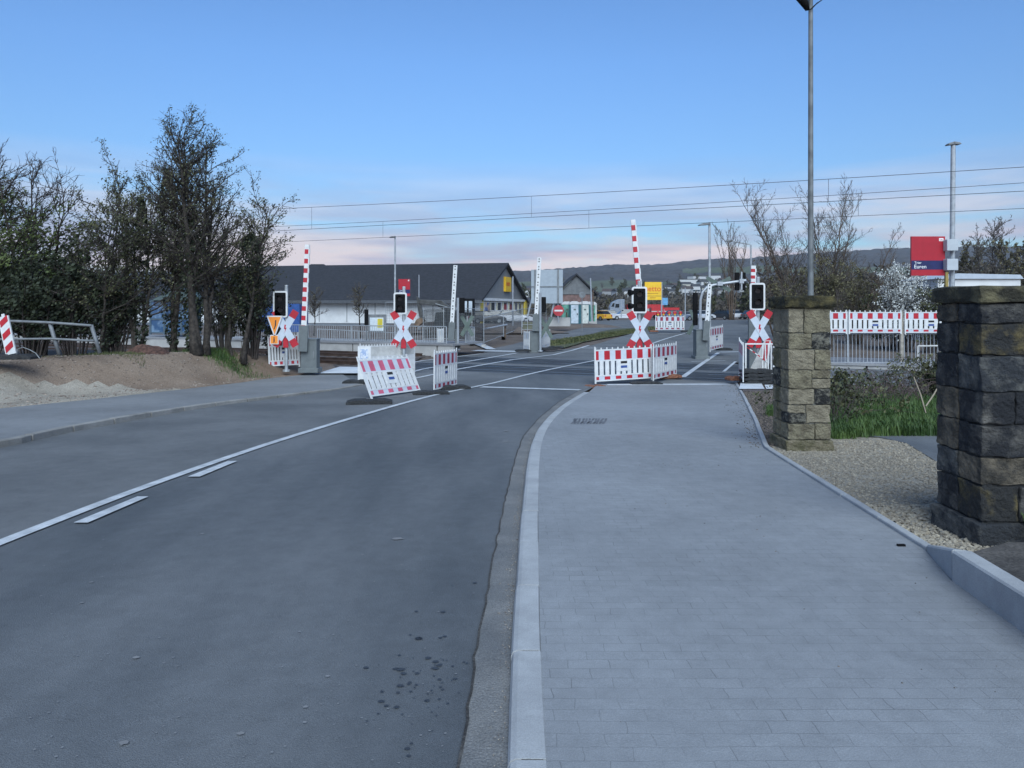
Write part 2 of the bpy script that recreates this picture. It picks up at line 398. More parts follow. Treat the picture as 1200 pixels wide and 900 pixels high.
# gutter strip with an uneven edge
rg = random.Random(5)
ge = resample(gut_l, .12); ge = [Vector((p.x+rg.uniform(-.008, .008), p.y)) for p in ge]
sheet('gutter', [[tuple(v) for v in ge]+[tuple(v) for v in reversed(offset_line(kerb_out, .02))]], .009, GUT)
tar = ground_mat('dark_tar_joint', (.045, .042, .04), (.075, .07, .066), (.6, 1.4), 60, 3, .9, .6, 60)
ribbons('tar_joint', [([tuple(v) for v in offset_line(ge, .0)], .012)], .013, tar)

# kerbs as separate stones with rounded noses
def kerb(name, line, w, offtop, stone=1.0, inner_raise=0., rnd=.035, matl=None, gap=.013):
    mb = MB(); ln = resample(line, .12); acc = [0]
    for a, b in zip(ln, ln[1:]): acc.append(acc[-1]+(b-a).length)
    def at(s):
        s = max(0, min(acc[-1], s))
        for i in range(len(acc)-1):
            if acc[i+1] >= s:
                t = (s-acc[i])/max(1e-9, acc[i+1]-acc[i]); return ln[i].lerp(ln[i+1], t), (ln[i+1]-ln[i]).normalized()
        return ln[-1], (ln[-1]-ln[-2]).normalized()
    rr = random.Random(3)
    s = 0
    sw = 1 if w > 0 else -1; W_ = abs(w)
    while s < acc[-1]-.05:
        e = min(acc[-1], s+stone-gap); k = 4; rings = []; dz = rr.uniform(-.003, .003); dx = rr.uniform(-.003, .003)
        for i in range(k+1):
            p, d = at(lerp(s, e, i/k)); nx, ny = d.y*sw, -d.x*sw
            o = offtop(p.x, p.y) if callable(offtop) else offtop; z = zg(p.y)
            prof = [(0, -.08), (0, o-rnd), (rnd*.3, o-rnd*.3), (rnd, o), (W_-.006, o+inner_raise), (W_, o-.01), (W_, -.08)]
            rings.append([(p.x+nx*(a+dx), p.y+ny*(a+dx), z+b+dz) for a, b in prof])
        m = len(rings[0]); vs = [v for r in rings for v in r]
        fs = [(i*m+j, i*m+(j+1) % m, (i+1)*m+(j+1) % m, (i+1)*m+j) for i in range(k) for j in range(m)]
        fs += [tuple(range(m-1, -1, -1)), tuple(range(k*m, (k+1)*m))]
        mb.add(vs, fs); s += stone
    return struct(name, mb, matl or KERB)
kerb('kerb', kerb_out, .155, lambda x, y: pv(x, y)+.004)
ribbons('kerb_bed', [([tuple(v) for v in offset_line(kerb_out, .098)], .085)], lambda x, y: pv(x, y)+.0005, mat('dark_bed', (.03, .028, .026), .9))
KERBD = ground_mat('grimy_kerb_concrete', (.20, .195, .185), (.30, .29, .275), (.8, 1.15), 90, 2., .9, .4, 90)
kerb('kerb_left', kerb_left, -.13, lambda x, y: pv(x, y)+.035 if y < 20 else pv(x, y)+.02, 1.0, matl=KERBD, gap=.04, rnd=.015)
ribbons('kerb_bed_left', [([tuple(v) for v in offset_line(kerb_left, -.07)], .10)], lambda x, y: pv(x, y)+.005, bpy.data.materials['dark_bed'])

right_px = [(1115, 680), (1085, 645), (895, 525), (883, 493), (872, 469), (861, 448)]
pav_right = [(2.35, -6), (2.6, 1.5), G(1200, 742, pv)]+[G(a, b, pv) for a, b in right_px]
pav = [tuple(v) for v in offset_line(kerb_out, .153)]+[(2.35, 21.65), (2.6, 22.4)]+[tuple(p) for p in reversed(pav_right)]
sheet('pavement', [pav], pv, PAVE, cuts=[14, 20])
PAVL = ground_mat('left_pavement_asphalt', (.17, .175, .182), (.215, .222, .23), (.9, 1.1), 150, .5, .85, .3, 110)
sheet('left_pavement', [[tuple(v) for v in offset_line(kerb_left, -.128)]+[tuple(p) for p in reversed(pave_left_back)]], lambda x, y: pv(x, y)+.03 if y < 20 else pv(x, y)+.012, PAVL, cuts=[14, 20])
# narrow edging stones at the right
PR = [Vector(p) for p in pav_right]
kerb('edging', [tuple(p) for p in PR[4:]], .07, lambda x, y: pv(x, y)+.03, .9, rnd=.012)
# tall retaining kerb
mb = MB()
tk = [Vector((2.10, -6)), Vector((2.48, 1.6)), PR[2], PR[3]+Vector((0.0, 0.0))]
tkr = resample([tuple(p) for p in tk], .33)
def tall(pts, h0, h1, wtop=.12):
    a = pts; b = offset_line(pts, wtop); rings = []
    for i, (p, q) in enumerate(zip(a, b)):
        h = lerp(h0, h1, i/(len(a)-1)); zb = zg(p.y)+.06
        rings.append([(p.x, p.y, zb-.1), (p.x, p.y, zb+h-.012), (p.x+.012, p.y, zb+h), (q.x, q.y, zb+h), (q.x, q.y, zb-.1)])
    m = 5; vs = [v for r in rings for v in r]
    fs = [(i*m+j, i*m+(j+1) % m, (i+1)*m+(j+1) % m, (i+1)*m+j) for i in range(len(rings)-1) for j in range(m)]
    fs += [tuple(range(m-1, -1, -1)), tuple(range((len(rings)-1)*m, len(rings)*m))]
    mb.add(vs, fs)
seg = 3
for i in range(0, len(tkr)-1, seg):
    pts = tkr[i:i+seg+1]
    pts = [Vector(p) for p in pts]; pts[-1] = pts[-2].lerp(pts[-1], .975)
    if len(pts) > 1: tall(pts, .215, .20)
tall([PR[3]+Vector((.01, .015)), PR[3].lerp(PR[4], .5), PR[4]+Vector((0, -.01))], .20, .045, .10)
struct('retaining_kerb', mb, KERB)

# soil / gravel to the right
sheet('right_verge', [[(2.25, -6), (2.62, 1.6)]+[tuple(p+Vector((.09, 0))) for p in PR[2:]]+[(8.6, 21.3), (14, 21.3), (26, 18), (26, -6)]], .045, EARTH, cuts=[14, 20])
raise_soil = ground_mat('dark_soil', (.055, .05, .047), (.10, .09, .082), (.7, 1.3), 40, 1.5, .95, .8, 40)
sheet('right_soil_bank', [[(2.25, -6), (2.62, 1.6)]+[tuple(p+Vector((.11, 0))) for p in PR[2:4]]+[(3.45, 5.35), (9, 5.6), (9, -6)]], .24, raise_soil)
gp = [G(a, b, .05) for a, b in ((897, 526), (925, 518), (968, 512), (1030, 513), (1062, 520), (1103, 545), (1150, 552))]
gp[0] = (PR[5].x+.08, PR[5].y)
gravel_poly = gp+[(6.2, 5.75), (PR[4].x+.08, PR[4].y)]
sheet('gravel_driveway', [gravel_poly], .052, GRAVELM)
dp = [tuple(p+Vector((.08, 0))) for p in PR[5:]]+[G(905, 461), G(915, 500), G(912, 521, .05)]
MULCH = ground_mat('mulch', (.075, .06, .058), (.15, .12, .115), (.5, 1.5), 40, 2, .95, 1., 35)
sheet('mulch_strip', [dp], .057, MULCH, cuts=[14, 20])
asp = [G(a, b, .05) for a, b in ((970, 508), (1030, 513), (1062, 520), (1103, 545), (1180, 550), (1200, 508))]
sheet('driveway_asphalt', [asp], .060, ASPH)
gr = [G(a, b, .05) for a, b in ((930, 512), (975, 508), (1103, 511), (1200, 511), (1200, 466), (940, 462))]
sheet('grass_verge_soil', [gr], .064, GRASSB, cuts=[14, 20])

# far side: cycle path, strip of turf, dirt
sheet('cycle_path', [[(XL(37.5)+.1, 38.2), (XL(39.5)+2.2, 39.7), G(655, 399), G(695, 391), G(725, 385), G(735, 381.5), G(700, 382), G(660, 390), G(622, 397.5), G(575, 409)]], .006, ASPHL)
TURF = ground_mat('turf', (.05, .065, .028), (.10, .095, .05), (.6, 1.4), 12, .8, .95, .9, 15)
sheet('grass_strip', [[G(641, 406), G(656, 399.2), G(695, 391.2), G(725, 385.2), G(768, 383.5), G(772, 386.2), G(740, 391), G(710, 396), G(683, 401), G(660, 408)]], .012, TURF)
sheet('car_park', [[(-120, 78), (1.9, 77), (-13, 118), (-13, 135), (-140, 135)]], -.03, ASPHL)

# painted markings
wl = []
def px(*p): return [G(a, b) for a, b in p]
wl.append(([tuple(v) for v in cline], .125))
far_c = smooth_line(px((696, 423), (735, 412.5), (764, 402), (809, 389), (840, 384.5)), 2)
wl.append(([tuple(v) for v in far_c], .14))
wl.append((px((564, 454), (680, 457.5)), .34))
wl.append((px((440, 452), (495, 442), (537, 433), (600, 422), (649, 416), (690, 405)), .15))   # L3
wl.append((px((470, 440), (495, 433), (606, 414)), .15))
wl.append((px((470, 427.5), (495, 423), (564, 415)), .15))
wl.append((px((800, 442.5), (822, 427), (842, 413.5)), .18))
wl.append((px((868, 441), (880, 428), (892, 416)), .14))
wl.append((px((560, 402.5), (576, 409.5)), .5))
wl.append((px((556, 411), (608, 412.2)), .9))
wl.append((px((843, 413), (868, 412.6)), .5))
wl.append((px((680, 408), (725, 408.4)), .25))
wl.append((px((810, 424), (850, 423)), .12))
wl.append((px((848, 436), (862, 424)), .10))
wl.append(([(2.75, 22.15), (6.35, 22.3)], .42))
ribbons('road_markings', wl, .0165, MARK)
# short wide dashes beside the line: skewed bars
bars = [[(82, 613), (172, 582), (148, 582), (108, 599)]]
sheet('lane_dashes', [[G(86, 615), G(103, 615), G(174, 584), G(161, 584)], [G(220, 560.5), G(234, 560.5), G(278, 542), G(267, 542)]], .0205, MARK)
sheet('white_edge_slabs', [px((372, 440), (426, 440), (428, 432.5), (398, 432)), px((866, 459), (896, 459), (892, 451.5), (868, 451.5)), px((898, 459), (922, 459), (918, 454), (896, 454))], .075, PAVW, cuts=[14, 20])

# tracks: direction along (-1, .46)
SL = -.46; td = Vector((1, SL, 0)).normalized(); tn = Vector((-td.y, td.x, 0))
def tl(y0, x): return y0+SL*x
for y0, nm in ((28.0, 'near'), (32.4, 'far')):
    pass
def band(y0, w, x0, x1):
    k = math.sqrt(1+SL*SL)
    return [(x0, tl(y0-w*k/2, x0)), (x1, tl(y0-w*k/2, x1)), (x1, tl(y0+w*k/2, x1)), (x0, tl(y0+w*k/2, x0))]
def xcross(y0, f):
    x = 0
    for _ in range(40): x = f(tl(y0, x))
    return x
tp = []
for y0 in (28.0, 32.4):
    tp.append(band(y0, 2.9, xcross(y0, XL), xcross(y0, XR)))
sheet('track_panels', tp, .006, TRKP)
seamp = []
for y0 in (28.0, 32.4):
    for o in (-.72, .72, -1.5, 1.5):
        seamp.append(band(y0+o*1.1, .07 if abs(o) < 1 else .05, xcross(y0, XL), xcross(y0, XR)))
sheet('rail_strips', seamp, .011, RAILT)
# open track left and right: ballast, sleepers, rails
sheet('ballast_bed', [band(30.4, 9.4, -42, xcross(30.4, XL)-.1), band(30.4, 9.4, xcross(30.4, XR)+.1, 34)], .0, BALL)
SLEEP = mat('concrete_sleeper', (.13, .11, .10), .9, var=.2)
for side, (xa, xb) in (('left', (-40, xcross(30, XL)-.3)), ('right', (15.2, 32))):
    for y0, lab in ((28.0, 'nearer'), (32.4, 'farther')):
        c = Vector(((xa+xb)/2, tl(y0, (xa+xb)/2), -.5))
        t = Thing('railway_track', f'{lab} open rusty railway track {"beside the long platform wall left of the road" if side=="left" else "behind the gate pillars right of the road"}', 'railway track', c, 'railway tracks on ballast')
        Lh = (Vector((xb, tl(y0, xb), 0))-Vector((xa, tl(y0, xa), 0))).length/2
        R = Matrix.Rotation(math.atan2(SL, 1), 4, 'Z')
        for o in (-.75, .75):
            r = MB(); r.box(-Lh, Lh, o-.07, o+.07, .01, .03, 0, R); r.box(-Lh, Lh, o-.012, o+.012, .03, .12, 0, R); r.box(-Lh, Lh, o-.035, o+.035, .12, .155, 1, R)
            t.part('rail', r, [RAILM, RAILM])
        s_ = MB(); u = -Lh
        while u < Lh: s_.box(u, u+.26, -1.3, 1.3, -.1, .015, 0, R); u += .62
        t.part('sleepers', s_, SLEEP)
# wires over the two tracks
WIRE = mat('wire', (.05, .055, .06), .6, metal=.4)
def wire_z(x, sag, base): return base+sag
for nm, y0, zc, zm in (('near', 28.0, 5.0, 6.02), ('far', 32.4, 4.95, 6.02)):
    c = (0, y0, zc)
    t = Thing('overhead_line', f'pair of overhead railway wires joined by droppers above the {"nearer" if nm=="near" else "farther"} track', 'overhead wires', c, 'overhead wires above the tracks')
    cw = MB(); cw.path([(x, tl(y0, x), zc) for x in range(-60, 61, 10)], .0085, 5); t.part('contact_wire', cw, WIRE, local=False)
    def mz(x):
        u = ((x+60+(14 if nm == 'near' else 30)) % 60)/60
        return zm-.35*(1-(2*u-1)**2)
    mw = MB(); mw.path([(x, tl(y0, x), mz(x)) for x in range(-60, 61, 3)], .0085, 5); t.part('carrier_wire', mw, WIRE, local=False)
    for x in range(-55, 56, 9):
        xx = x+(1.7 if nm == 'near' else 4.1)+ (15.3-15.3)
        dr = MB(); dr.tube((xx, tl(y0, xx), zc), (xx, tl(y0, xx), mz(xx)), .0065, n=4); t.part('dropper', dr, WIRE, local=False)

# platform on the far side of both tracks
PZ = .05
PLW = mat('platform_panel', (.36, .35, .34), .8, var=.08, scale=2); PLT = ground_mat('platform_paving', (.20, .20, .21), (.27, .27, .28), (.9, 1.1), 50, .6)
def plat(name, x0, x1, zt, y0=34.3, depth=5):
    t = Thing(name, 'long railway platform with pale concrete panel face' if x0 < 0 else 'low concrete platform kerb under the grey railing', 'platform', (x0, tl(y0, x0), -.5))
    top = MB(); R = Matrix.Translation((x0, tl(y0, x0), 0)) @ Matrix.Rotation(math.atan2(SL, 1), 4, 'Z')
    Ln = (Vector((x1, tl(y0, x1)))-Vector((x0, tl(y0, x0)))).length
    top.box(-.0, Ln, -.05, depth, zt-.08, zt, 0, R); t.part('deck', top, PLT, local=False)
    face = MB(); u = 0
    while u < Ln-.1:
        e = min(Ln, u+2.35); face.box(u, e-.02, 0, .2, -.62, zt-.082, 0, R); u += 2.4
    t.part('panel_face', face, PLW, local=False)
    gapm = MB(); gapm.box(0, Ln, .15, .4, -.62, zt-.09, 0, R); t.part('backing', gapm, SLOT, local=False)
plat('platform', -34, -2.7, PZ, depth=3.2)
plat('platform', 10.8, 30, -.30, 34.0, 3.5)

# ------------------------------------------------------------------ left dirt bank (height field)
edge = [Vector(p) for p in pave_left_back]
def edge_x(y):
    for a, b in zip(edge, edge[1:]):
        if a.y <= y <= b.y: return lerp(a.x, b.x, (y-a.y)/(b.y-a.y))
    return edge[0].x if y < edge[0].y else edge[-1].x-(y-edge[-1].y)*.3
def ss(t): t = max(0, min(1, t)); return t*t*(3-2*t)
def bank_z(x, y):
    d = edge_x(y)-x
    fall = 1-ss((y-25.0)/4.5-max(0, -x-9)*.05)
    sh = lerp(1.3, .2, ss((y-17.5)/4)); amp = .74*ss((d-sh)/lerp(2.6, 1.8, ss((y-16)/7)))
    hump = .16*math.exp(-((d-2.2)/1.6)**2-((y-21.5)/3.5)**2)
    n = .07*noise.noise(Vector((x*.9, y*.9, 0)))+.03*noise.noise(Vector((x*3, y*3, 2)))
    return zg(y)+pav_off(x, y)+(.034 if y < 20 else .016)+(amp+hump)*fall+n*ss(d/.6)
mb = MB(); xs = [0, .004]+[i*.3 for i in range(1, 120)]; ys = [6+i*.3 for i in range(0, 86)]
vs = []
for y in ys:
    for j in xs: x = edge_x(y)+.05-j; vs.append((x, y, bank_z(x, y) if j > 0 else zg(y)-.05))
n_ = len(xs); mb.add(vs, [(i*n_+j, (i+1)*n_+j, (i+1)*n_+j+1, i*n_+j+1) for i in range(len(ys)-1) for j in range(n_-1)])
for k in range(len(mb.f)):
    i, j = divmod(k, n_-1); y = ys[i]; d = xs[j]
    if d+(y-17.0)*.9+.35*noise.noise(Vector((d*.8, y*.8, 4))) < 3.3-.25*max(0, y-19)**2 and y < 22.5: mb.m[k] = 1
struct('dirt_bank', mb, [DIRT, ground_mat('pale_grit', (.25, .22, .18), (.34, .305, .255), (.7, 1.25), 45, .9, .95, .9, 30)], smooth=True)

# ================================================================== THINGS
def frame_from(p0, p1, up=None, tilt=None):
    """matrix with x along p0->p1, z up, y away from the camera; origin p0"""
    x = (Vector(p1)-Vector(p0)).normalized(); u = Vector(up) if up else Vector((0, 0, 1))
    y = u.cross(x).normalized(); z = x.cross(y).normalized()
    M = Matrix((x, y, z)).transposed().to_4x4(); M.translation = Vector(p0); return M

# ---- stone gate pillars
ST = [mat('sandstone_a', (.18, .155, .11), .95, col2=(.31, .27, .195), scale=9, bump=1., bscale=35, thr=(.35, .65)),
      mat('sandstone_b', (.14, .12, .082), .95, col2=(.26, .23, .155), scale=7, bump=1., bscale=35),
      mat('sandstone_mossy', (.11, .10, .055), .95, col2=(.24, .205, .14), scale=6, bump=1., bscale=30),
      mat('sandstone_sooty', (.022, .022, .022), .95, col2=(.17, .16, .13), scale=11, bump=1., bscale=30, thr=(.48, .60)),
      mat('mortar', (.15, .145, .125), .95, col2=(.24, .23, .20), scale=14, bump=.8)]
SD = [mat('blackened_stone_a', (.022, .023, .027), .95, col2=(.15, .14, .125), scale=4.5, bump=1., bscale=30, thr=(.46, .70)),
      mat('blackened_stone_b', (.05, .045, .038), .95, col2=(.20, .165, .12), scale=5, bump=1., bscale=30),
      mat('blackened_stone_ochre', (.03, .03, .03), .95, col2=(.12, .095, .045), scale=5.5, bump=1., bscale=30, thr=(.46, .62)),
      mat('grey_weathered_stone', (.035, .038, .044), .95, col2=(.17, .165, .15), scale=5, thr=(.45, .66), bump=1., bscale=30),
      mat('dark_mortar', (.022, .022, .024), .95, col2=(.07, .07, .07), scale=9, bump=.8)]
for m_ in ST+SD:
    for q in m_.node_tree.nodes:
        if q.type == 'BUMP': q.inputs['Distance'].default_value = .05
        if q.type == 'TEX_NOISE': q.inputs['Detail'].default_value = 12; q.inputs['Roughness'].default_value = .65
def rock_block(mb, x0, x1, y0, y1, z0, z1, mi, rr, amp=.016, round_=.012):
    bm = bmesh.new(); bmesh.ops.create_cube(bm, size=1)
    sx, sy, sz = x1-x0, y1-y0, z1-z0; c = Vector(((x0+x1)/2, (y0+y1)/2, (z0+z1)/2))
    for v in bm.verts: v.co = Vector((v.co.x*sx, v.co.y*sy, v.co.z*sz))
    bmesh.ops.bevel(bm, geom=bm.edges[:], offset=min(round_, sz*.2), segments=2, affect='EDGES', profile=.6)
    bmesh.ops.subdivide_edges(bm, edges=[e for e in bm.edges if e.calc_length() > .08], cuts=5, use_grid_fill=True)
    seed = Vector((rr.uniform(0, 99),)*3)
    for v in bm.verts:
        p = v.co+c; nn = noise.noise_vector(p*7+seed)*amp*.8+noise.noise_vector(p*24+seed)*amp*.6+noise.noise_vector(p*60+seed)*amp*.3
        v.co += nn
    bm.verts.index_update()
    mb.add([v.co+c for v in bm.verts], [tuple(v.index for v in f.verts) for f in bm.faces], mi); bm.free()
def pillar(name, label, x0, y0, w, dpt, zb, zt, cap_h, over, mats, seed, moss, weights):
    rr = random.Random(seed); t = Thing(name, label, 'gate pillar', (x0+w/2, y0+dpt/2, zb))
    st = MB(); st.box(x0+.03, x0+w-.03, y0+.03, y0+dpt-.03, zb, zt-cap_h, 4)
    z = zb; base_h = .17
    rock_block(st, x0-.035, x0+w+.03, y0-.035, y0+dpt+.03, zb-.05, zb+base_h, weights[0], rr); z = zb+base_h+.006
    k = 0
    while z < zt-cap_h-.03:
        h = min(rr.choice((.22, .25, .28)), zt-cap_h-z)
        if zt-cap_h-z-h < .1: h = zt-cap_h-z
        f = rr.choice((.36, .42, .55, .62)); cut = x0+w*f; pick = lambda: rr.choices((0, 1, 2, 3), weights[1])[0]
        j = .006
        cuts = [x0, cut, x0+w] if w < 1 else [x0]+sorted(x0+w*(q+rr.uniform(-.06, .06)) for q in rr.choice(((.3, .66), (.22, .5, .8), (.42, .75))))+[x0+w]
        for xa, xb in zip(cuts, cuts[1:]):
            mi = pick()
            if h > .24 and w < 1 and rr.random() < .12:
                q = rr.uniform(.4, .6)*h; rock_block(st, xa+j, xb-j, y0, y0+dpt*.5-j, z+j, z+q-j, mi, rr); rock_block(st, xa+j, xb-j, y0, y0+dpt*.5-j, z+q+j, z+h-j, pick(), rr)
            else: rock_block(st, xa+j, xb-j, y0+rr.uniform(-.008, .008), y0+dpt*.5-j, z+j, z+h-j, mi, rr)
        f2 = rr.uniform(.35, .65); cut = x0+w*f2
        for xa, xb in ((x0, cut), (cut, x0+w)): rock_block(st, xa+j, xb-j, y0+dpt*.5+j, y0+dpt, z+j, z+h-j, pick(), rr)
        z += h
    t.part('stonework', st, mats, local=False, smooth=False)
    cp = MB(); rock_block(cp, x0-over, x0+w+over, y0-over, y0+dpt+over, zt-cap_h, zt, 0, rr, .02, .035)
    t.part('cap_stone', cp, moss, local=False)
MOSS = mat('mossy_cap', (.018, .017, .010), .98, col2=(.085, .07, .03), scale=9, bump=1., bscale=45, thr=(.42, .66))
MOSS2 = mat('mossy_cap_dark', (.03, .028, .02), .98, col2=(.12, .105, .06), scale=6, bump=1., bscale=45, thr=(.42, .66))
pillar('gate_pillar', 'square pale sandstone gate pillar with mossy black cap beside the walkway', 3.72, 10.35, .58, .62, zg(10.6)+.03, 1.91, .16, .055, ST, 4, MOSS, (2, (5, 4, 3, 2)))
pillar('gate_pillar', 'blackened weathered stone gate pillar at the right edge of the view', 3.60, 5.90, 1.35, .62, zg(6)+.06, 1.925, .13, .03, SD, 11, MOSS2, (3, (5, 2, 3, 4)))

# ---- roadworks barriers
def barrier(label, p0, p1, h=1.0, red=RED, lean=(0, 0, 1), slots=True, periods=5, back=False, sticker=True, L_=None, name='roadworks_barrier'):
    p0, p1 = Vector(p0), Vector(p1); M = frame_from(p0, p1, lean); Lw = L_ or (p1-p0).length
    t = Thing(name, label, 'barrier', M, 'red and white roadworks barriers'); T = .03
    fr = MB(); s = Lw/2.0
    fr.box(0, .045, -T/2, T/2, -.02, h); fr.box(Lw-.045, Lw, -T/2, T/2, -.02, h)
    b0, b1 = .07*h, .19*h; u0, u1 = .66*h, .95*h
    for z0, z1 in ((b0-.03, b0), (b1, b1+.03), (u0-.03, u0), (u1, u1+.03)): fr.box(.046, Lw-.046, -T/2, T/2, z0, z1)
    n = 10; pitch = (Lw-.09)/n
    if slots:
        for i in range(n+1):
            c = .045+i*pitch; w = pitch*.68
            a, b = max(.047, c-w/2), min(Lw-.047, c+w/2)
            fr.box(a, b, -T/2+.002, T/2-.002, b1+.0305, u0-.0305)
        if sticker: fr.box(Lw/2-.17*s*1.3, Lw/2+.17*s*1.3, -T/2-.004, T/2-.004, b1+.12, u0-.0305)
    else:
        fr.box(.047, Lw-.047, -T/2+.004, T/2-.004, b1+.0305, u0-.0305)
        for i in range(1, n): fr.box(.045+i*pitch-.008, .045+i*pitch+.008, -T/2-.004, -T/2+.0035, b1+.04, u0-.04)
    for i in range(n+1 if not back else 0):
        c = .045+i*pitch; fr.box(c-.018, c+.018, -.012, .012, u1+.031, u1+.085)
    if back:
        for i in range(2*n+1): c = .04+i*pitch/2; fr.box(c-.02, c+.02, -.014, .014, u1+.031, u1+.085)
    fr.box(.005, .04, -.012, .012, h, h+.07); fr.box(Lw-.04, Lw-.005, -.012, .012, h, h+.07)
    t.part('frame', fr, WHITE)
    for nm, z0, z1 in (('upper_board', u0+.001, u1-.001), ('lower_board', b0+.001, b1-.001)):
        bd = MB(); bd.box(.047, Lw-.047, -.010, .010, z0, z1, 0)
        seg = (Lw-.094)/(2*periods); m_ = .012
        for i in range(periods+1):
            c = .047+i*2*seg; a, b = c-seg/2, c+seg/2
            a, b = max(.05, a), min(Lw-.05, b)
            bd.box(a, b, -.0125, -.0101, z0+m_, z1-m_, 1); bd.box(a, b, .0101, .0125, z0+m_, z1-m_, 1)
        t.part(nm, bd, [WHITED if back else REFW, red])
    if sticker:
        sk = MB(); c = Lw/2; q = -T/2-.0075
        sk.box(c-.11*s, c+.11*s, q, q+.003, u0-.12, u0-.05, 0); 
        if not back:
            sk.box(c-.11*s, c+.11*s, q, q+.003, u0-.25, u0-.18, 1)
        t.part('sticker', sk, [SLOT, BLUE])
    return t
def foot(label, c, ang=0., w=.80, d=.40, h=.11, m=RUBBER, n=1, grp='rubber base plates under the barriers'):
    c = Vector(c); M = Matrix.Translation(c) @ Matrix.Rotation(ang, 4, 'Z')
    mb = MB()
    for k in range(n):
        z = k*h
        outline = [(-w/2, z+.005), (w/2, z+.005), (w/2, z+h*.55), (w*.34, z+h*.97), (w*.10, z+h*.97), (w*.06, z+h*.8), (-w*.06, z+h*.8), (-w*.10, z+h*.97), (-w*.34, z+h*.97), (-w/2, z+h*.55)]
        mb.prism(outline, (-d/2, d/2), 0, M)
        for sx in (-.28, .28): mb.box(w*sx-.05, w*sx+.05, -d/2-.012, -d/2+.001, z+.03, z+h*.5, 0, M)
    o = single('rubber_foot', label, 'base plate', mb, m, c, grp, bev=.012); return o
def g3(px_, py_, off=0): a, b = G(px_, py_, off); return Vector((a, b, zg(b)+(off(a, b) if callable(off) else off)))

# right corner of the crossing, on the pavement
A = D(697, 449, 22.2); B = D(764.5, 444.5, 22.9)
barrier('large barrier facing the walker at the centre of the crossing, bright red blocks', A, B, .98)
C1 = D(765.5, 446.5, 22.6); C2 = D(792.5, 440, 24.8)
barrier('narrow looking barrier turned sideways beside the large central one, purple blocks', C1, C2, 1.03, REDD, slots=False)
foot('reddish brown base plate with holes at the left end of the central barrier', D(698, 456, 21.8), .3, .62, .4, .12, BRICKRUB)
foot('reddish brown base plate under the right end of the sideways barrier', D(783, 443, 24.2), .5, .8, .4, .12, BRICKRUB)
foot('flat black base plate between the central and the sideways barrier', D(757, 450, 22.4), .1, .9, .4, .07)

# left group on the closed lane
l0 = D(435, 467, 18.1); l1 = D(493, 459, 20.0)
upv = (D(424, 419, 18.5)-l0).normalized()
barrier('leaning faded barrier nearest the long white centre line', l0, l1, 1.0, REDP, lean=upv)
foot('black base plate lying before the leaning barrier', g3(433, 473), .15, 1.0, .45, .10)
q0 = g3(508.5, 459); q1 = g3(535, 452.5)
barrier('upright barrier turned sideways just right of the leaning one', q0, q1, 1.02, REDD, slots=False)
foot('black base plate under the left end of the upright sideways barrier', g3(505, 462), .2, .9, .42, .09)
foot('black base plate under the right end of the upright sideways barrier', g3(533, 456), .3, .8, .42, .11)
r0 = g3(421, 443, .02); r1 = g3(486, 438, .0)
barrier('white barrier seen from its back behind the leaning one', r0, r1, 1.02, WHITED, back=True, slots=False, sticker=False)
# its end board with a blue print
e0 = g3(419.5, 446, .02); t = Thing('barrier_board', 'white board with blue map print standing at the end of the back-facing barrier', 'notice board', Matrix.Translation(e0))
mb = MB(); mb.box(0, .40, -.03, 0, 0, 1.05); t.part('board', mb, WHITE)
mb = MB(); mb.box(.08, .32, -.036, -.031, .66, .96); t.part('print', mb, mat('blue_print', (.30, .38, .55), .6, col2=(.6, .62, .66), scale=14, thr=(.45, .55)))
foot('black base plate at the end of the back-facing barrier', g3(418, 449, .02), .1, .8, .4, .1)

# barrier by the left crossing signal
barrier('white slatted barrier standing under the left crossing signal', D(315, 431, 25.4), D(350, 429, 25.6), 1.06, RED, L_=1.0)
# right hand corner by the pillar
barrier('barrier turned edge on beside the sandstone pillar', D(871, 447, 21.6), D(864.5, 434, 24.2), 1.03, REDP, slots=False, L_=1.9)
t = Thing('tape_barrier', 'open white frame with red and white tape above the stacked base plates', 'barrier', Matrix.Translation(D(873, 442, 22.6)))
mb = MB(); w_ = .86
for a in (0, w_-.04): mb.box(a, a+.04, -.02, .02, 0, 1.0)
mb.box(.041, w_-.041, -.02, .02, .96, 1.0)
for i in range(4): mb.box(.50+i*.085, .53+i*.085, -.015, .015, .12, .958)
mb.box(.3, .95, -.012, .012, .06, .115); t.part('frame', mb, WHITE)
mb = MB()
for i in range(8): a = Vector((.06+i*.075, -.03, .88-i*.055)); mb.tube(a, a+Vector((.075, 0, -.055)), .02, n=4, mi=i % 2)
t.part('tape', mb, [RED, WHITE])
t = Thing('traffic_board', 'slanted grey board with red stripe leaning on the stacked base plates', 'board', Matrix.Translation(D(882, 436, 23.1)))
mb = MB(); mb.prism([(-.12, 0), (.42, 0), (.56, .95), (.36, .95)], (0, .03), 0); t.part('board', mb, WHITED)
mb = MB(); mb.prism([(.30, .35), (.42, .40), (.50, .93), (.39, .93)], (-.006, -.001), 0); t.part('stripe', mb, RED)
foot('stack of four black base plates beside the sandstone pillar', D(888, 449.5, 22.0), .05, .92, .5, .105, n=4)
foot('reddish brown base plate at the foot of the edge-on barrier', D(862, 445.5, 22.6), .2, .5, .4, .12, BRICKRUB)

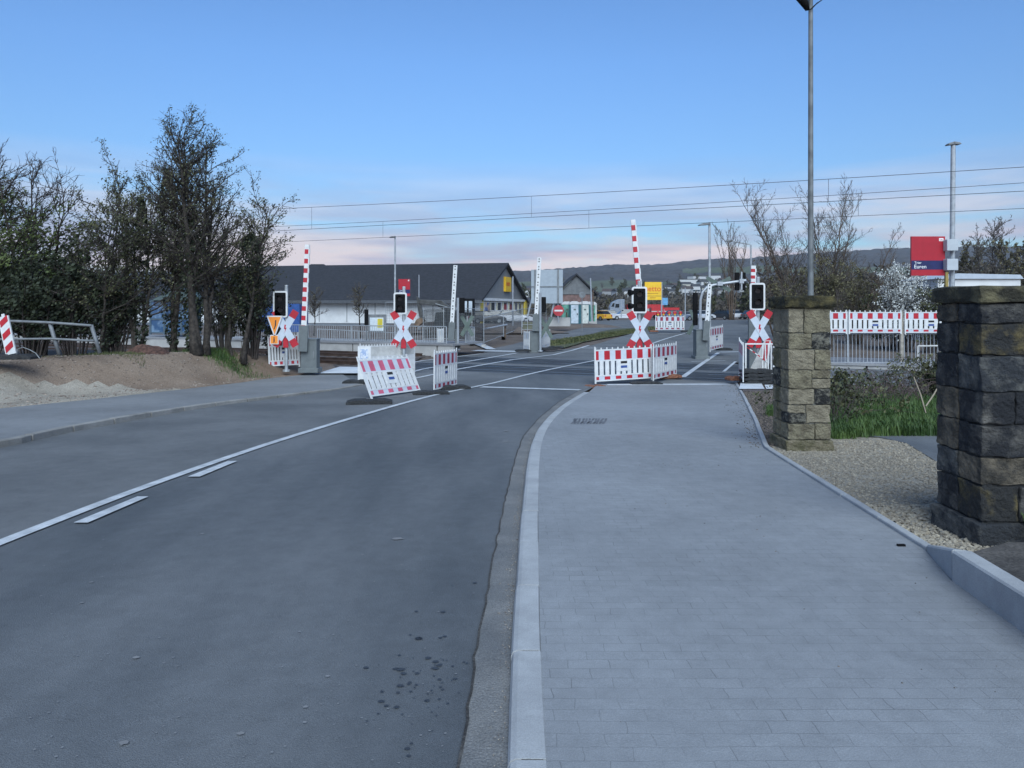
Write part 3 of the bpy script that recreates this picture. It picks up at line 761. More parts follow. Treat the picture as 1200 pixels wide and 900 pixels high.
# ---- crossing signals
def signal(label, px_, ground_py, d, head, cross, headpx=17, hh=31, backsign=False, saltire=True, redplate=True, top=None, hoods=True):
    base = D(px_, ground_py, d); t = Thing('crossing_signal', label, 'railway signal', Matrix.Translation(base), 'level crossing signals')
    k = d/900; hx, hy = head; cx, cy = cross
    topz = D(px_, top or hy-hh/2-6, d).z-base.z
    mb = MB(); mb.tube((0, .06, 0), (0, .06, topz), .055, n=10); mb.tube((0, .06, topz), (0, .06, topz+.03), .062, .05, n=10)
    mb.tube((0, .06, 0), (0, .06, .06), .12, n=10); t.part('pole', mb, STEEL)
    H = D(hx, hy, d)-base; w, h = headpx*k/2, hh*k/2
    mb = MB()
    def rr(w, h, r): 
        o = []
        for cxx, czz, a0 in ((w-r, h-r, 0), (-w+r, h-r, 90), (-w+r, -h+r, 180), (w-r, -h+r, 270)):
            for q in range(0, 91, 30): a = math.radians(a0+q); o.append((H.x+cxx+r*math.cos(a), H.z+czz+r*math.sin(a)))
        return o
    mb.prism(rr(w, h, .07), (-.06, -.03), 0); mb.prism(rr(w-.055, h-.055, .03), (-.072, -.061), 1)
    hd = t.part('signal_head', mb, [WHITE, BLACK])
    for sgn in (1, -1):
        mb = MB(); c = Vector((H.x, -.10, H.z+sgn*h*.42)); n = 14; r = w*.42
        vs = []
        for j in range(n):
            a = math.radians(-20)+math.radians(220)*j/(n-1)
            vs += [(c.x+r*math.cos(a), -.073, c.z+r*math.sin(a)), (c.x+r*math.cos(a), -.073-.20*max(.1, math.sin(a) if 0 < math.degrees(a) < 180 else .1), c.z+r*math.sin(a))]
        mb.add(vs, [(2*j, 2*j+1, 2*j+3, 2*j+2) for j in range(n-1)])
        t.part('hood', mb, BLACK, parent=hd)
    for sgn in (1, -1):
        mb = MB(); c = (H.x, 0, H.z+sgn*h*.42); mb.tube((c[0], -.0725, c[2]), (c[0], -.082, c[2]), w*.36, n=14); t.part('lamp', mb, LENS, parent=hd)
    if saltire:
        X = D(cx, cy, d)-base; mb = MB(); hw, hh2 = 10.5*k, 17.5*k; n_ = Vector((hw, 0, hh2)).normalized(); Lc = 48*k/2; wd = 4.1*k
        for q, sx in enumerate((1, -1)):
            ang = math.atan2(n_.x*sx, n_.z); Mx = Matrix.Translation((X.x, -.055-.012*q, X.z)) @ Matrix.Rotation(ang, 4, 'Y')
            for z0, z1, mi in ((-Lc, -Lc*.62, 1), (-Lc*.62, Lc*.62, 0), (Lc*.62, Lc, 1)): mb.box(-wd, wd, -.005, .005, z0, z1, mi, Mx)
        s_ = t.part('saltire', mb, [REFW, RED])
        mb = MB(); mb.prism([(X.x-.02, X.z+.13), (X.x+.03, X.z+.12), (X.x+.005, X.z+.03), (X.x+.045, X.z+.03), (X.x-.02, X.z-.14), (X.x+.0, X.z-.02), (X.x-.04, X.z-.01)], (-.078, -.073)); t.part('bolt_mark', mb, RED, parent=s_)
    if redplate:
        P = D(px_, cy+16.5, d)-base; mb = MB(); mb.box(-.085, .085, -.02, 0, P.z-.16, P.z+.16); t.part('red_plate', mb, RED)
    return t
signal('crossing signal with saltire at the left, orange warning signs on its pole', 335, 435.5, 25, (329, 356.5), (335, 385))
signal('crossing signal with saltire before the platform railing and red station sign', 473, 426, 25.5, (469.3, 355.5), (473, 386), 15.5, 25.5)
signal('crossing signal with saltire right behind the large central barrier', 749.5, 440, 23.6, (749, 351.5), (749.5, 386.5), 18, 31)
signal('crossing signal with saltire beside the sandstone pillar', 889, 440, 23.2, (887, 347.5), (889.5, 385), 18, 32)
# extra signal lamps turned to the left on the central post
t = Thing('side_signal', 'small black double lamp turned sideways on the central signal post', 'railway signal', Matrix.Translation(D(742, 352, 23.6)))
mb = MB()
for dz in (.24, -.17): mb.tube((-.02, 0, dz), (-.13, -.05, dz-.01), .085, .10, n=12)
mb.box(-.02, .02, .0, .05, -.35, .42); t.part('hoods', mb, BLACK)
# orange warning signs
t = Thing('warning_sign', 'orange triangular bend sign on the left signal pole', 'sign', Matrix.Translation(D(322, 383, 24.9)))
mb = MB(); mb.prism([(-.26, .36), (.26, .36), (.0, -.36)], (-.02, 0), 0); t.part('border', mb, WHITE)
mb = MB(); mb.prism([(-.20, .32), (.20, .32), (.0, -.25)], (-.026, -.021), 0); f = t.part('face', mb, ORG)
mb = MB(); mb.prism([(.02, .22), (.06, .22), (.05, .05), (.0, -.08), (-.03, -.08), (.01, .04)], (-.031, -.027), 0); t.part('symbol', mb, TXTK, parent=f)
t = Thing('warning_sign', 'small orange square pedestrian sign below the orange triangle', 'sign', Matrix.Translation(D(321.5, 398, 24.9)))
mb = MB(); mb.box(-.14, .14, -.02, 0, -.15, .15); t.part('border', mb, WHITE)
mb = MB(); mb.box(-.115, .115, -.026, -.021, -.125, .125); f = t.part('face', mb, ORG)
mb = MB(); mb.box(-.02, .02, -.031, -.027, -.05, .04); mb.box(-.015, .015, -.031, -.027, .05, .085); mb.prism([(-.04, -.10), (-.02, -.10), (.0, -.05), (.03, -.10), (.045, -.10), (.02, -.05), (-.02, -.05)], (-.031, -.027)); t.part('symbol', mb, TXTK, parent=f)

# ---- barrier machines with raised booms
def machine(label, cab, cabw, cabd, root, tip, d, stripes=True, pix=5.6, cabh=None, armroot=None):
    base = D((cab[0]+cab[2])/2, cab[3], d); t = Thing('level_crossing_gate', label, 'level crossing barrier', Matrix.Translation(base), 'level crossing gates with raised booms')
    k = d/900; w = (cab[2]-cab[0])*k*cabw; h = (cab[3]-cab[1])*k
    mb = MB(); mb.box(-w/2, w/2, 0, cabd, 0, h-.04); mb.box(-w/2-.02, w/2+.02, -.02, cabd+.02, h-.038, h)
    mb.box(-w/2-.06, w/2+.06, -.08, cabd+.08, -.12, .03); c = t.part('cabinet', mb, CAB, bev=.012)
    mb = MB(); mb.box(w*.30, w*.36, -.02, -.001, h*.35, h*.6); t.part('door_handle', mb, STEELD, parent=c)
    R = D(*root, d)-base; T = D(*tip, d)-base; R.y = T.y = -.12; ax = (T-R).normalized(); Lb = (T-R).length
    Mb = Matrix.Translation(R) @ Vector((0, 0, 1)).rotation_difference(ax).to_matrix().to_4x4(); wb = pix*k/2
    mb = MB(); n = 9 if stripes else 1; seg = Lb/(2*n+ (1 if stripes else 0)); 
    if stripes:
        for i in range(2*n+1):
            u = 1-.18*i/(2*n); mb.box(-wb*u, wb*u, -.03, .03, i*seg, (i+1)*seg, 1 if i % 2 == 1 else 0, Mb)
        # a thin white margin remains beside each red block
        for i in range(1, 2*n, 2): mb.box(wb*.55, wb*1.01, -.034, .034, i*seg, (i+1)*seg, 0, Mb)
    else:
        mb.box(-wb, wb, -.03, .03, 0, Lb, 0, Mb)
        nn = int(Lb/.36)
        for i in range(nn):
            z = .16+i*Lb/nn
            for q in (0, .13): mb.box(-wb*.35, wb*.25, -.034, -.0305, z+q, z+q+.055, 2, Mb)
    bo = t.part('boom', mb, [WHITE, RED, SLOT])
    mb = MB(); mb.box(-wb*1.6, wb*1.6, -.05, .05, -.55, .30, 0, Mb); t.part('boom_bracket', mb, CAB)
    mb = MB(); mb.tube((R.x, -.07, R.z-.15), (R.x, cabd*.5, R.z-.15), .05, n=8); t.part('pivot', mb, STEELD)
    return t
machine('striped raised boom gate with grey cabinet left of the road, near side', (352, 397, 371, 432.5), 1., .45, (357, 392), (361.5, 287), 25.2, pix=6.4)
machine('striped raised boom gate behind the central crossing signal', (748, 398, 762, 440), 1., .4, (752, 378), (741, 258), 24.3, pix=6.6)
machine('striped boom gate whose tip just tops the signal beside the sandstone pillar', (878, 398, 893, 437), 1., .4, (881, 384), (881.5, 311.5), 25.0, pix=6.6)
machine('white holed boom gate on the far side before the big sign back', (621, 388, 634, 412.5), 1., .5, (628, 375), (632, 302), 38.5, False, 4.6)
machine('white holed boom gate at the end of the platform railing by the excavator', (533, 386, 537.5, 405), 1., .3, (529.5, 385), (534, 311), 36.5, False, 4.6)
machine('white holed boom gate on the far right side under the gooseneck signal arm', (816, 386, 830, 418), 1., .6, (827, 384), (831, 333), 33.5, False, 4.6)

# far side signals seen from behind
def backsig(label, pole, d, head, cross=None, base_off=0):
    base = D(pole[0], pole[2], d); k = d/900; t = Thing('crossing_signal', label, 'railway signal', Matrix.Translation(base), 'level crossing signals')
    z = lambda py: D(pole[0], py, d).z-base.z; X = lambda p: (p-pole[0])*k
    mb = MB(); mb.tube((0, 0, 0), (0, 0, z(pole[1])), 1.4*k, n=8); mb.tube((0, 0, 0), (0, 0, .06), .12, n=10); t.part('pole', mb, ALU)
    x0, y0, x1, y1 = head; mb = MB(); mb.box(X(x0), X(x1), .05, .2, z(y1), z(y0)); t.part('signal_head', mb, BLACK, bev=.03)
    if cross:
        mb = MB(); cx, cy, sz = cross; 
        for q, sx in enumerate((1, -1)):
            Mx = Matrix.Translation((X(cx), .25+.012*q, z(cy))) @ Matrix.Rotation(sx*.52, 4, 'Y') ; mb.box(-.09, .09, -.005, .005, -sz, sz, 0, Matrix.Rotation(.9, 4, 'Z') @ Mx if False else Mx)
        t.part('saltire', mb, GREENBK)
    return t
backsig('crossing signal seen from behind, beside the platform-end boom', (536.5, 349, 410), 36.5, (538, 349, 544.5, 367), (547, 382, .55))
backsig('crossing signal seen from behind, left of the road before the big sign back', (633.2, 343, 412), 38.3, (634.5, 348, 640, 366), (640, 384, .6))
t = Thing('gooseneck_signal', 'curved grey pole with an arm holding a signal over the far right kerb', 'railway signal', Matrix.Translation(D(820.5, 416, 35)))
k = 35/900; P = lambda a, b, dy=0: D(a, b, 35)+Vector((0, dy, 0))
mb = MB(); mb.path([P(820.5, 416), P(820.5, 372)], .095, 8); mb.path([P(820.5, 372), P(820.8, 352), P(823, 343), P(828, 337), P(836, 334), P(845, 332.5), P(874, 328.5)], .06, 8); t.part('pole', mb, ALU, local=False)
mb = MB(); c = P(843, 332.5, -.05); mb.box(c.x-.12, c.x+.12, c.y-.1, c.y+.1, c.z-.09, c.z+.09); c2 = P(868, 329.5, -.1); t.part('bracket', mb, ALU, local=False); mb = MB(); mb.box(c2.x-.1, c2.x+.1, c2.y-.08, c2.y+.05, c2.z-.1, c2.z+.1); mb.box(c2.x-.03, c2.x+.03, c2.y-.06, c2.y+.0, c2.z-.4, c2.z+.42); t.part('end_bracket', mb, ALU, local=False)
for sx in (-3.6, 3.6):
    mb = MB(); c = P(868+sx, 330); mb.box(c.x-.10, c.x+.10, c.y, c.y+.15, c.z-.40, c.z+.42); t.part('signal_head', mb, BLACK, local=False, bev=.03)
mb = MB(); c = P(815.5, 362, .1); mb.box(c.x-.1, c.x+.12, c.y, c.y+.15, c.z-.75, c.z+.75); t.part('signal_head', mb, BLACK, local=False, bev=.03)
mb = MB(); c = P(843, 333, .12)
for q, sx in enumerate((1, -1)): mb.box(-.09, .09, -.005, .005, -.62, .62, 0, Matrix.Translation(c+Vector((0, .012*q, 0))) @ Matrix.Rotation(sx*1.08, 4, 'Y'))
t.part('saltire', mb, GREENBK, local=False)
mb = MB(); c = P(814.5, 377, .14)
mb.prism([(c.x-.05, c.z), (c.x+.1, c.z-.0), (c.x-.12, c.z+.55), (c.x-.27, c.z+.55)], (c.y, c.y+.01)); mb.prism([(c.x-.05, c.z), (c.x+.12, c.z+.05), (c.x-.2, c.z-.62), (c.x-.36, c.z-.55)], (c.y+.012, c.y+.022)); t.part('side_saltire', mb, GREENBK, local=False)

# far barriers
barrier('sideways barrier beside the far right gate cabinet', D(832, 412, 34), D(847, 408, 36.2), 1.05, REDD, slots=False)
foot('black base plate under the sideways barrier by the far right gate', D(847, 410.5, 36.0), .2, .8, .4, .12)
barrier('distant barrier with red lamps standing in the roadway before the car park', D(768, 387.2, 54), D(802, 387.2, 54), 1.0, REDD, sticker=True)
for i in range(5):
    c = D(771+i*6.6, 366.8, 54); mb = MB(); mb.tube((c.x, c.y, c.z-.16), (c.x, c.y, c.z-.05), .06, n=8); mb.ball((c.x, c.y, c.z), .13, .06, .14, 10, 1)
    single('warning_lamp', 'red warning lamp in the row on the distant barrier', 'lamp', mb, [YEL, RED], c, 'red lamps on the distant barrier')
foot('black base plate right of the distant barrier', D(804, 389, 53.5), 0, .7, .4, .12)
foot('orange brown base plate left of the distant barrier', D(766, 389, 53.5), 0, .6, .4, .12, BRICKRUB)
barrier('white barrier panel left of the far gate cabinet', D(613.6, 409, 39), D(620.5, 410, 38.4), .86, WHITED, slots=False, sticker=False, periods=2)
barrier('white barrier panel right of the far gate cabinet', D(634.3, 408.5, 39.2), D(644.5, 406, 41), .86, WHITED, slots=False, sticker=False, periods=2)
foot('black base plate left of the far gate cabinet', D(613, 412, 38), .2, .75, .4, .12)
foot('black base plates lying right of the far gate cabinet', D(642, 410, 39), .2, .9, .5, .12)
foot('pair of black base plates on the dirt right of the far cabinet', D(651, 408.5, 40), -.2, .8, .5, .12)
barrier('pale barrier panel leaning inside the platform railing near its end', D(513, 407, 37.5), D(520.5, 407, 37.3), .86, WHITED, slots=False, sticker=False, periods=2)
# right: three panels tied on the railing
for lab, xa, xb in (('left of the wooden post, cut by the sandstone pillar', 930, 992.5), ('in the middle, between the thin tube and the wooden post', 994.5, 1056.5), ('right of the wooden post, cut by the blackened pillar', 1060, 1122)):
    barrier('panel tied on the railing '+lab, D(xa, 390.8, 28.2), D(xb, 390.8, 28.2), .80)

# ---- railings
def railing(label, p0, p1, h, m, pitch=.12, br=.011, posts=2.0, name='railing', group=None, toprail=.024):
    p0, p1 = Vector(p0), Vector(p1); t = Thing(name, label, 'railing', Matrix.Translation(p0), group); Lr = (p1-p0).length; n = int(Lr/pitch)
    up = Vector((0, 0, 1)); mb = MB()
    for i in range(1, n): q = p0.lerp(p1, i/n); mb.tube(q+up*.10, q+up*(h-.02), br, n=4, caps=False)
    t.part('bars', mb, m, local=False)
    mb = MB(); mb.tube(p0+up*h, p1+up*h, toprail, n=6); t.part('handrail', mb, m, local=False)
    mb = MB(); mb.tube(p0+up*.10, p1+up*.10, .018, n=6); t.part('lower_rail', mb, m, local=False)
    k = max(1, int(Lr/posts))
    for i in range(k+1): q = p0.lerp(p1, i/k); mb = MB(); mb.tube(q, q+up*(h-.005), .028, n=6); t.part('post', mb, m, local=False)
    return t
def onplat(x, back, z=PZ): return Vector((x, tl(34.3, x)+back*1.1, z))
railing('long grey bar railing along the platform edge left of the road', onplat(-15.5, .5, -.02), onplat(-3.1, .5, -.02), .86, STEEL, .13, .012, 2.4)
railing('short grey railing at the end of the platform beside the boom', D(545.5, 404, 37), D(556, 403, 39), .85, STEEL, .13)
railing('sloping grey ramp railing behind the long platform railing', D(372, 398.5, 43), D(470, 404, 41), .62, STEEL, .16)
railing('tall grey bar railing between the gate pillars carrying barrier panels', D(925, 428, 28.6), D(1125, 428, 28.6), 1.18, ALU, .136, .014, 20)
mb = MB(); c = D(1056.5, 424, 28.3); mb.tube(c, D(1056.5, 364, 28.3), .075, .07, n=8)
single('wooden_post', 'thick pale wooden post tied to the railing between two barrier panels', 'post', mb, mat('pale_wood', (.30, .27, .23), .9, var=.2, scale=6), c)
mb = MB(); c = D(993.3, 424, 28.2); mb.tube(c, D(993.3, 365, 28.2), .028, n=6)
single('metal_tube', 'thin upright metal tube beside the left barrier panel on the railing', 'post', mb, STEEL, c)
mb = MB(); c = D(1078, 416, 28.3); mb.tube(D(1075.5, 424, 28.3), D(1075.5, 405.5, 28.3), .03, n=6); mb.tube(D(1075.5, 405.5, 28.3), D(1120, 405, 28.3), .03, n=6); mb.tube(D(1120, 405, 28.3), D(1120, 424, 28.3), .03, n=6)
single('crowd_barrier', 'low white tube frame before the railing near the blackened pillar', 'barrier', mb, WHITED, c)

# low two-bar railing on the bank at left
t = Thing('old_railing', 'old tilted two-bar metal railing on the bank before the dark trees', 'railing', D(60, 414, 20))
for nm, pts, r in (('handrail', [(-30, 375), (12, 376.2), (58, 378), (107, 381.5)], .035), ('middle_rail', [(-30, 398.5), (6, 397.5), (60, 397), (110, 399.5)], .03)):
    mb = MB(); mb.path([D(a, b, 20) for a, b in pts], r, 8); t.part(nm, mb, STEELD, local=False, smooth=True)
for a, b, c_, e_ in ((58.5, 379, 69.5, 416), (107, 381, 117, 414), (-14, 376, -6, 418)): mb = MB(); mb.tube(D(a, b, 20.05), D(c_, e_, 20.05), .05, n=8); t.part('post', mb, STEELD, local=False, smooth=True)
# tilted beacon
t = Thing('traffic_beacon', 'tilted red and white striped traffic beacon at the left edge', 'traffic beacon', D(13, 416.5, 18.3))
mt = Matrix.Translation(D(13.5, 416, 18.3)) @ Matrix.Rotation(math.radians(-12), 4, 'Y')
mb = MB(); mb.box(-.125, .125, -.02, .02, .02, .94, 0, mt); mb.box(-.035, .035, -.012, .012, .941, 1.0, 0, mt)
for i in range(3):
    z = .06+i*.31; mb.prism([(-.10, z), (.10, z+.13), (.10, z+.28), (-.10, z+.15)], (-.0255, -.0205), 1, mt)
t.part('panel', mb, [WHITE, RED], local=False)
foot('black base plate holding the tilted striped beacon', D(12, 421, 18.2), .1, 1.15, .5, .12)
t = Thing('cable_loop', 'loop of pale cable beside the tilted beacon', 'cable', D(33, 420, 18.2))
mb = MB(); mb.path([D(a, b, 18.2) for a, b in ((19, 418), (21, 409), (27, 407), (35, 410), (42, 414), (46.5, 420))], .012, 5); t.part('cable', mb, STEELD, local=False)

# ---- street lamps and station lamp poles
def lamp(label, base_py, pole, d, r, heads, name='street_lamp', arm=None, matl=STEEL):
    b = D(pole[0][0], base_py, d); t = Thing(name, label, 'street lamp', Matrix.Translation(b))
    mb = MB(); pts = [b]+[D(a, c, d) for a, c in pole]; rr = [r]+[r*lerp(1, .72, i/len(pole)) for i in range(1, len(pole)+1)]; mb.path(pts, rr, 12); mb.tube(b, b+Vector((0, 0, .5)), r*1.25, n=12); t.part('pole', mb, matl, local=False, smooth=False)
    for (xa, ya, xb, yb, th) in heads:
        mb = MB(); A_ = D(xa, ya, d); B_ = D(xb, yb, d); ax = (B_-A_); Ln = ax.length; M_ = frame_from(A_, B_)
        mb.prism([(0, -th*.35), (Ln, -th*.5), (Ln, th*.5), (Ln*.3, th*.35), (0, 0)], (-.13, .13), 0, M_); t.part('lamp_head', mb, STEELD, local=False, bev=.01)
    return t
POLEM = mat('weathered_pole', (.15, .16, .165), .6, metal=.2, var=.25, scale=3)
lp = lamp('tall grey lamp pole behind the sandstone pillar, head above the frame', 425, [(950, 12)], 17.5, .068, [], matl=POLEM)
t_o = Thing('mast_floodlight', 'dark bell-shaped lamp at the very top of the tall pole', 'lamp', D(947, 2, 17.4))
mb = MB(); P0 = D(944.5, -16, 17.4); mb.tube(D(938, -6, 17.4)+Vector((.0, 0, 0)), D(946.5, 11.5, 17.4), .14, .05, n=12); mb.ball(tuple(D(939.5, -8, 17.4)), .17, .15, .14, 12); t_o.part('shade', mb, BLACK, local=False, smooth=True)
mb = MB(); mb.path([D(950, 11, 17.4), D(955, 6, 17.4), D(963, 0, 17.4), D(972, -8, 17.4)], .012, 5); mb.path([D(946, 12, 17.4), D(951, 10.5, 17.4), D(958, 3, 17.4)], .012, 5); t_o.part('bracket', mb, BLACK, local=False)
mb = MB(); mb.tube(D(950, 12, 17.5), D(950, -40, 17.5), .05, n=10); t_o.part('mast_top', mb, POLEM, local=False)
t = lamp('station lamp pole at the right with two grey boxes beside the red sign', 425, [(1115.5, 335), (1117, 170)], 28.5, .115, [(1109.5, 169.5, 1117, 168, .10), (1124.5, 168.5, 1116, 168, .10)])
for a, b in ((281, 294), (303.5, 317)):
    c = D(1113.5, (a+b)/2, 28.3); mb = MB(); mb.box(c.x-.20, c.x+.21, c.y-.16, c.y+.18, c.z-.21, c.z+.21); t.part('clamp_box', mb, mat('clamp_grey', (.42, .45, .48), .5, var=.03), local=False, bev=.015)
lamp('lamp post over the far platform, left of the dark roof middle', 405, [(463, 277.5)], 42, .06, [(456.5, 278, 463.5, 277.6, .09)])
lamp('lamp post with flat head behind the far right gate', 395, [(831.5, 263)], 42, .085, [(818.5, 263.5, 832, 262, .14)])
lamp('distant lamp with long slanting arm above the right signal', 385, [(880, 287), (866, 284), (858, 282.5)], 52, .06, [(849.5, 282.2, 858, 282.5, .12)])
for lab, x, y0, y1, d, r in (('thin white mast left of the grey excavator arm', 491, 322, 402, 60, .05), ('pale mast before the yellow store sign', 601, 324, 385, 62, .07), ('pale leaning mast with square concrete foot in the car park', 694, 326, 384, 68, .08), ('thin pale mast in the car park near the yellow netto board', 803, 337, 375, 90, .08), ('thin pale mast behind the distant barrier', 815, 345, 378, 90, .06), ('mast left of the truck trailer', 728, 352, 372, 75, .05)):
    mb = MB(); c = D(x, y1, d); mb.tube(c, D(x-(2 if 'leaning' in lab else 0), y0, d), r, r*.7, n=8)
    if 'foot' in lab: f = MB(); f.box(c.x-.35, c.x+.35, c.y-.3, c.y+.3, c.z-.05, c.z+.55)
    if 'foot' in lab:
        t = Thing('mast', lab, 'mast', Matrix.Translation(c)); t.part('pole', mb, ALU, local=False); t.part('foot_block', f, PLW, local=False)
    else: single('mast', lab, 'mast', mb, ALU, c)

# ---- station name signs
def stsign(label, box, d, text, boxes=None):
    x0, y0, x1, y1 = box; a = D(x0, y1, d); b = D(x1, y0, d); t = Thing('station_sign', label, 'station sign', Matrix.Translation(a)); w, h = b.x-a.x, b.z-a.z
    mb = MB(); mb.box(0, w, 0, .08, 0, h); bd = t.part('board', mb, SIGNRED)
    mb = MB(); mb.box(0.0, w, -.004, -.001, h*.155, h*.385); nb = t.part('name_band', mb, NAVY)
    mb = MB(); mb.box(w*.82, w*.95, -.004, -.001, h*.88, h*.955); t.part('logo_plate', mb, TXTW)
    if text:
        text_part('Trier', h*.085, Matrix.Translation((w*.09, -.006, h*.30)) @ TXTROT, 'lettering', TXTW, nb, align='LEFT')
        text_part('Euren', h*.135, Matrix.Translation((w*.075, -.006, h*.185)) @ TXTROT, 'lettering', TXTW, nb, align='LEFT')
        text_part('DB', h*.06, Matrix.Translation((w*.835, -.006, h*.895)) @ TXTROT, 'lettering', SIGNRED, bd)
    return t
stsign('red station sign reading Trier Euren in a dark blue band at the right', (1068, 277, 1107.5, 323), 28.4, True)
stsign('small red station sign behind the crossing signal before the store', (467, 327, 480.5, 347), 41.5, True)

# ---- station furniture
t = Thing('timetable_case', 'timetable case with white and yellow posters on the platform', 'notice board', D(442, 403, 39.5))
mb = MB(); a, b = D(431.5, 389, 39.5), D(452.5, 368.5, 39.5); mb.box(a.x, b.x, a.y, a.y+.12, a.z, b.z); 
for q in (433, 451.5): c = D(q, 403, 39.5); mb.box(c.x-.04, c.x+.04, a.y+.02, a.y+.1, c.z, a.z)
t.part('case', mb, STEELD, local=False)
mb = MB(); mb.box(a.x+.08, b.x-.14, a.y-.012, a.y-.001, a.z+.06, b.z-.16); t.part('poster', mb, mat('poster_white', (.55, .6, .63), .5, var=.06, scale=9), local=False)
mb = MB(); mb.box(a.x+.48, b.x-.18, a.y-.02, a.y-.013, a.z+.22, b.z-.22); t.part('poster', mb, mat('poster_yellow', (.55, .45, .04), .5), local=False, label='yellow timetable poster')
t = Thing('platform_signal', 'narrow black signal board beside the timetable case', 'railway signal', D(429, 405, 38.5))
mb = MB(); a, b = D(427, 381.5, 38.5), D(431.3, 362.5, 38.5); mb.box(a.x, b.x, a.y, a.y+.12, a.z, b.z); t.part('signal_board', mb, BLACK, local=False)
mb = MB(); mb.tube(D(429.2, 405, 38.6), D(429.2, 375, 38.6), .04, n=6); t.part('pole', mb, STEELD, local=False)
# shelter
t = Thing('platform_shelter', 'glass platform shelter with gabled roof seen between the trunks', 'shelter', D(202, 393.5, 44))
a, b = D(176, 392, 44), D(221, 369, 44); zt = D(200, 351, 44).z; w = b.x-a.x
mb = MB()
for q in (0, .36, .80, 1): mb.box(a.x+w*q-.05, a.x+w*q+.05, a.y, a.y+.1, a.z, zt)
for zz in (a.z+.1, D(0, 374, 44).z, zt-.08): mb.box(a.x, b.x, a.y+.001, a.y+.099, zz-.04, zz+.04)
for q in (0, 1): mb.box(a.x+w*q-.05, a.x+w*q+.05, a.y+1.6, a.y+1.7, a.z, zt)
t.part('frame', mb, mat('slate_paint', (.06, .09, .12), .5), local=False)
mb = MB(); mb.box(a.x+.05, b.x-.05, a.y+.04, a.y+.055, a.z+.1, zt-.1); mb2 = MB(); mb2.box(a.x+.05, b.x-.05, a.y+1.62, a.y+1.64, a.z+.1, zt-.1)
t.part('rear_glass', mb2, GLASSD, local=False)
t.part('glass', mb, mat('blue_glass', (.03, .08, .17), .15, col2=(.14, .22, .32), scale=2.2, spec=.8, thr=(.45, .6)), local=False)
mb = MB(); ap = D(212, 336.5, 44); l_ = D(180, 352, 44); r_ = D(236, 352, 44); mb.prism([(l_.x, l_.z), (r_.x, r_.z), (ap.x, ap.z)], (a.y-.3, a.y+2.1)); t.part('roof', mb, mat('verdigris_roof', (.07, .10, .10), .6), local=False)
t = Thing('planter_wall', 'low pale concrete wall before the shelter', 'wall', D(200, 405, 40)); mb = MB(); a, b = D(176, 407, 40), D(222, 398, 40); mb.box(a.x, b.x, a.y, a.y+.4, a.z, b.z); t.part('wall', mb, PLW, local=False)
# blue containers
for lab, box_, d in (('blue site container with white plate behind the left signal', (289, 356, 351, 379), 56),):
    x0, y0, x1, y1 = box_; a, b = D(x0, y1+14, d), D(x1, y0, d); t = Thing('site_container', lab, 'container', Matrix.Translation(a)); mb = MB(); w, h = b.x-a.x, b.z-a.z
    mb.box(0, w, 0, 2.4, 0, h); 
    for i in range(int(w/.22)): mb.box(.05+i*.22, .15+i*.22, -.03, -.001, .1, h-.12)
    t.part('body', mb, mat('container_blue', (.02, .07, .24), .5, var=.15)); mb = MB(); mb.box(w*.66, w*.78, -.045, -.031, h*.68, h*.82); t.part('plate', mb, WHITE)

sheet('side_path', [[(XR(26), 25.5), (XR(23)+.1, 23), (9, 21.2), (14.9, 19.8), (15.1, 29), (XR(31), 31)]], .004, ASPHL)
ribbons('side_path_lines', [([(9.8, 24.6), (15, 23.9)], .12), ([(9.4, 22.9), (10.3, 21.6)], .35)], .02, MARK)

# ------------------------------------------------------------------ hills
RP = [(-900, 322), (300, 318), (600, 317.5), (640, 316), (690, 312), (720, 309.5), (770, 310), (800, 306), (830, 303), (870, 303), (900, 300), (960, 296), (1040, 291), (1100, 290), (1300, 286), (2300, 300)]
def ridge_py(p):
    for (a, b), (c, d) in zip(RP, RP[1:]):
        if a <= p <= c: return lerp(b, d, (p-a)/(c-a))
    return 310
D0, D1 = 320., 1700.
def hill_z(p, d):
    t = max(0, min(1, (d-D0)/(D1-D0))); H = (360-ridge_py(p))*D1/900+1.76
    x, y = (p-600)/900*d, d
    z = -.3+H*(t**1.25)
    z += (noise.noise(Vector((x/170, y/170, 0)))*9+noise.noise(Vector((x/60, y/60, 5)))*3)*t*(1-t)*1.6
    z += (noise.noise(Vector((x/14, y/30, 9)))*3.2+noise.noise(Vector((x/6, y/14, 9)))*2.2)*ss(t*2.2-.5)
    return z
HILL = mat('wooded_hill', (.030, .028, .030), .98, col2=(.062, .055, .056), scale=.035, bump=1., bscale=.12, thr=(.35, .65), detail=9)
FIELD = mat('field', (.06, .075, .04), .98, col2=(.10, .11, .07), scale=.01)
mb = MB(); ps = list(range(-900, 2300, 4)); ds = [D0+(D1-D0)*(i/60)**1.0 for i in range(61)]+[1760, 1900, 2300]
vs = []
for d in ds:
    for p in ps:
        z = hill_z(p, min(d, D1)) if d <= D1 else hill_z(p, D1)-(d-D1)*.12
        vs.append(((p-600)/900*d, d, z))
n_ = len(ps); fs = []; 
for i in range(len(ds)-1):
    for j in range(n_-1): fs.append((i*n_+j, i*n_+j+1, (i+1)*n_+j+1, (i+1)*n_+j))
mb.add(vs, fs)
for k, f in enumerate(mb.f):
    i, j = divmod(k, n_-1); p = ps[j]; d = ds[i]
    x, y = (p-600)/900*d, d
    if noise.noise(Vector((x/220+3, y/260, 2))) > .28 and d < 1250: mb.m[k] = 1
struct('hills', mb, [HILL, FIELD])
def on_hill(p, py):
    d = D0
    while d < D1:
        z = hill_z(p, d)
        if 360-(z-CZ)*900/d <= py: return d, z
        d += 8
    return D1*.8, hill_z(p, D1*.8)

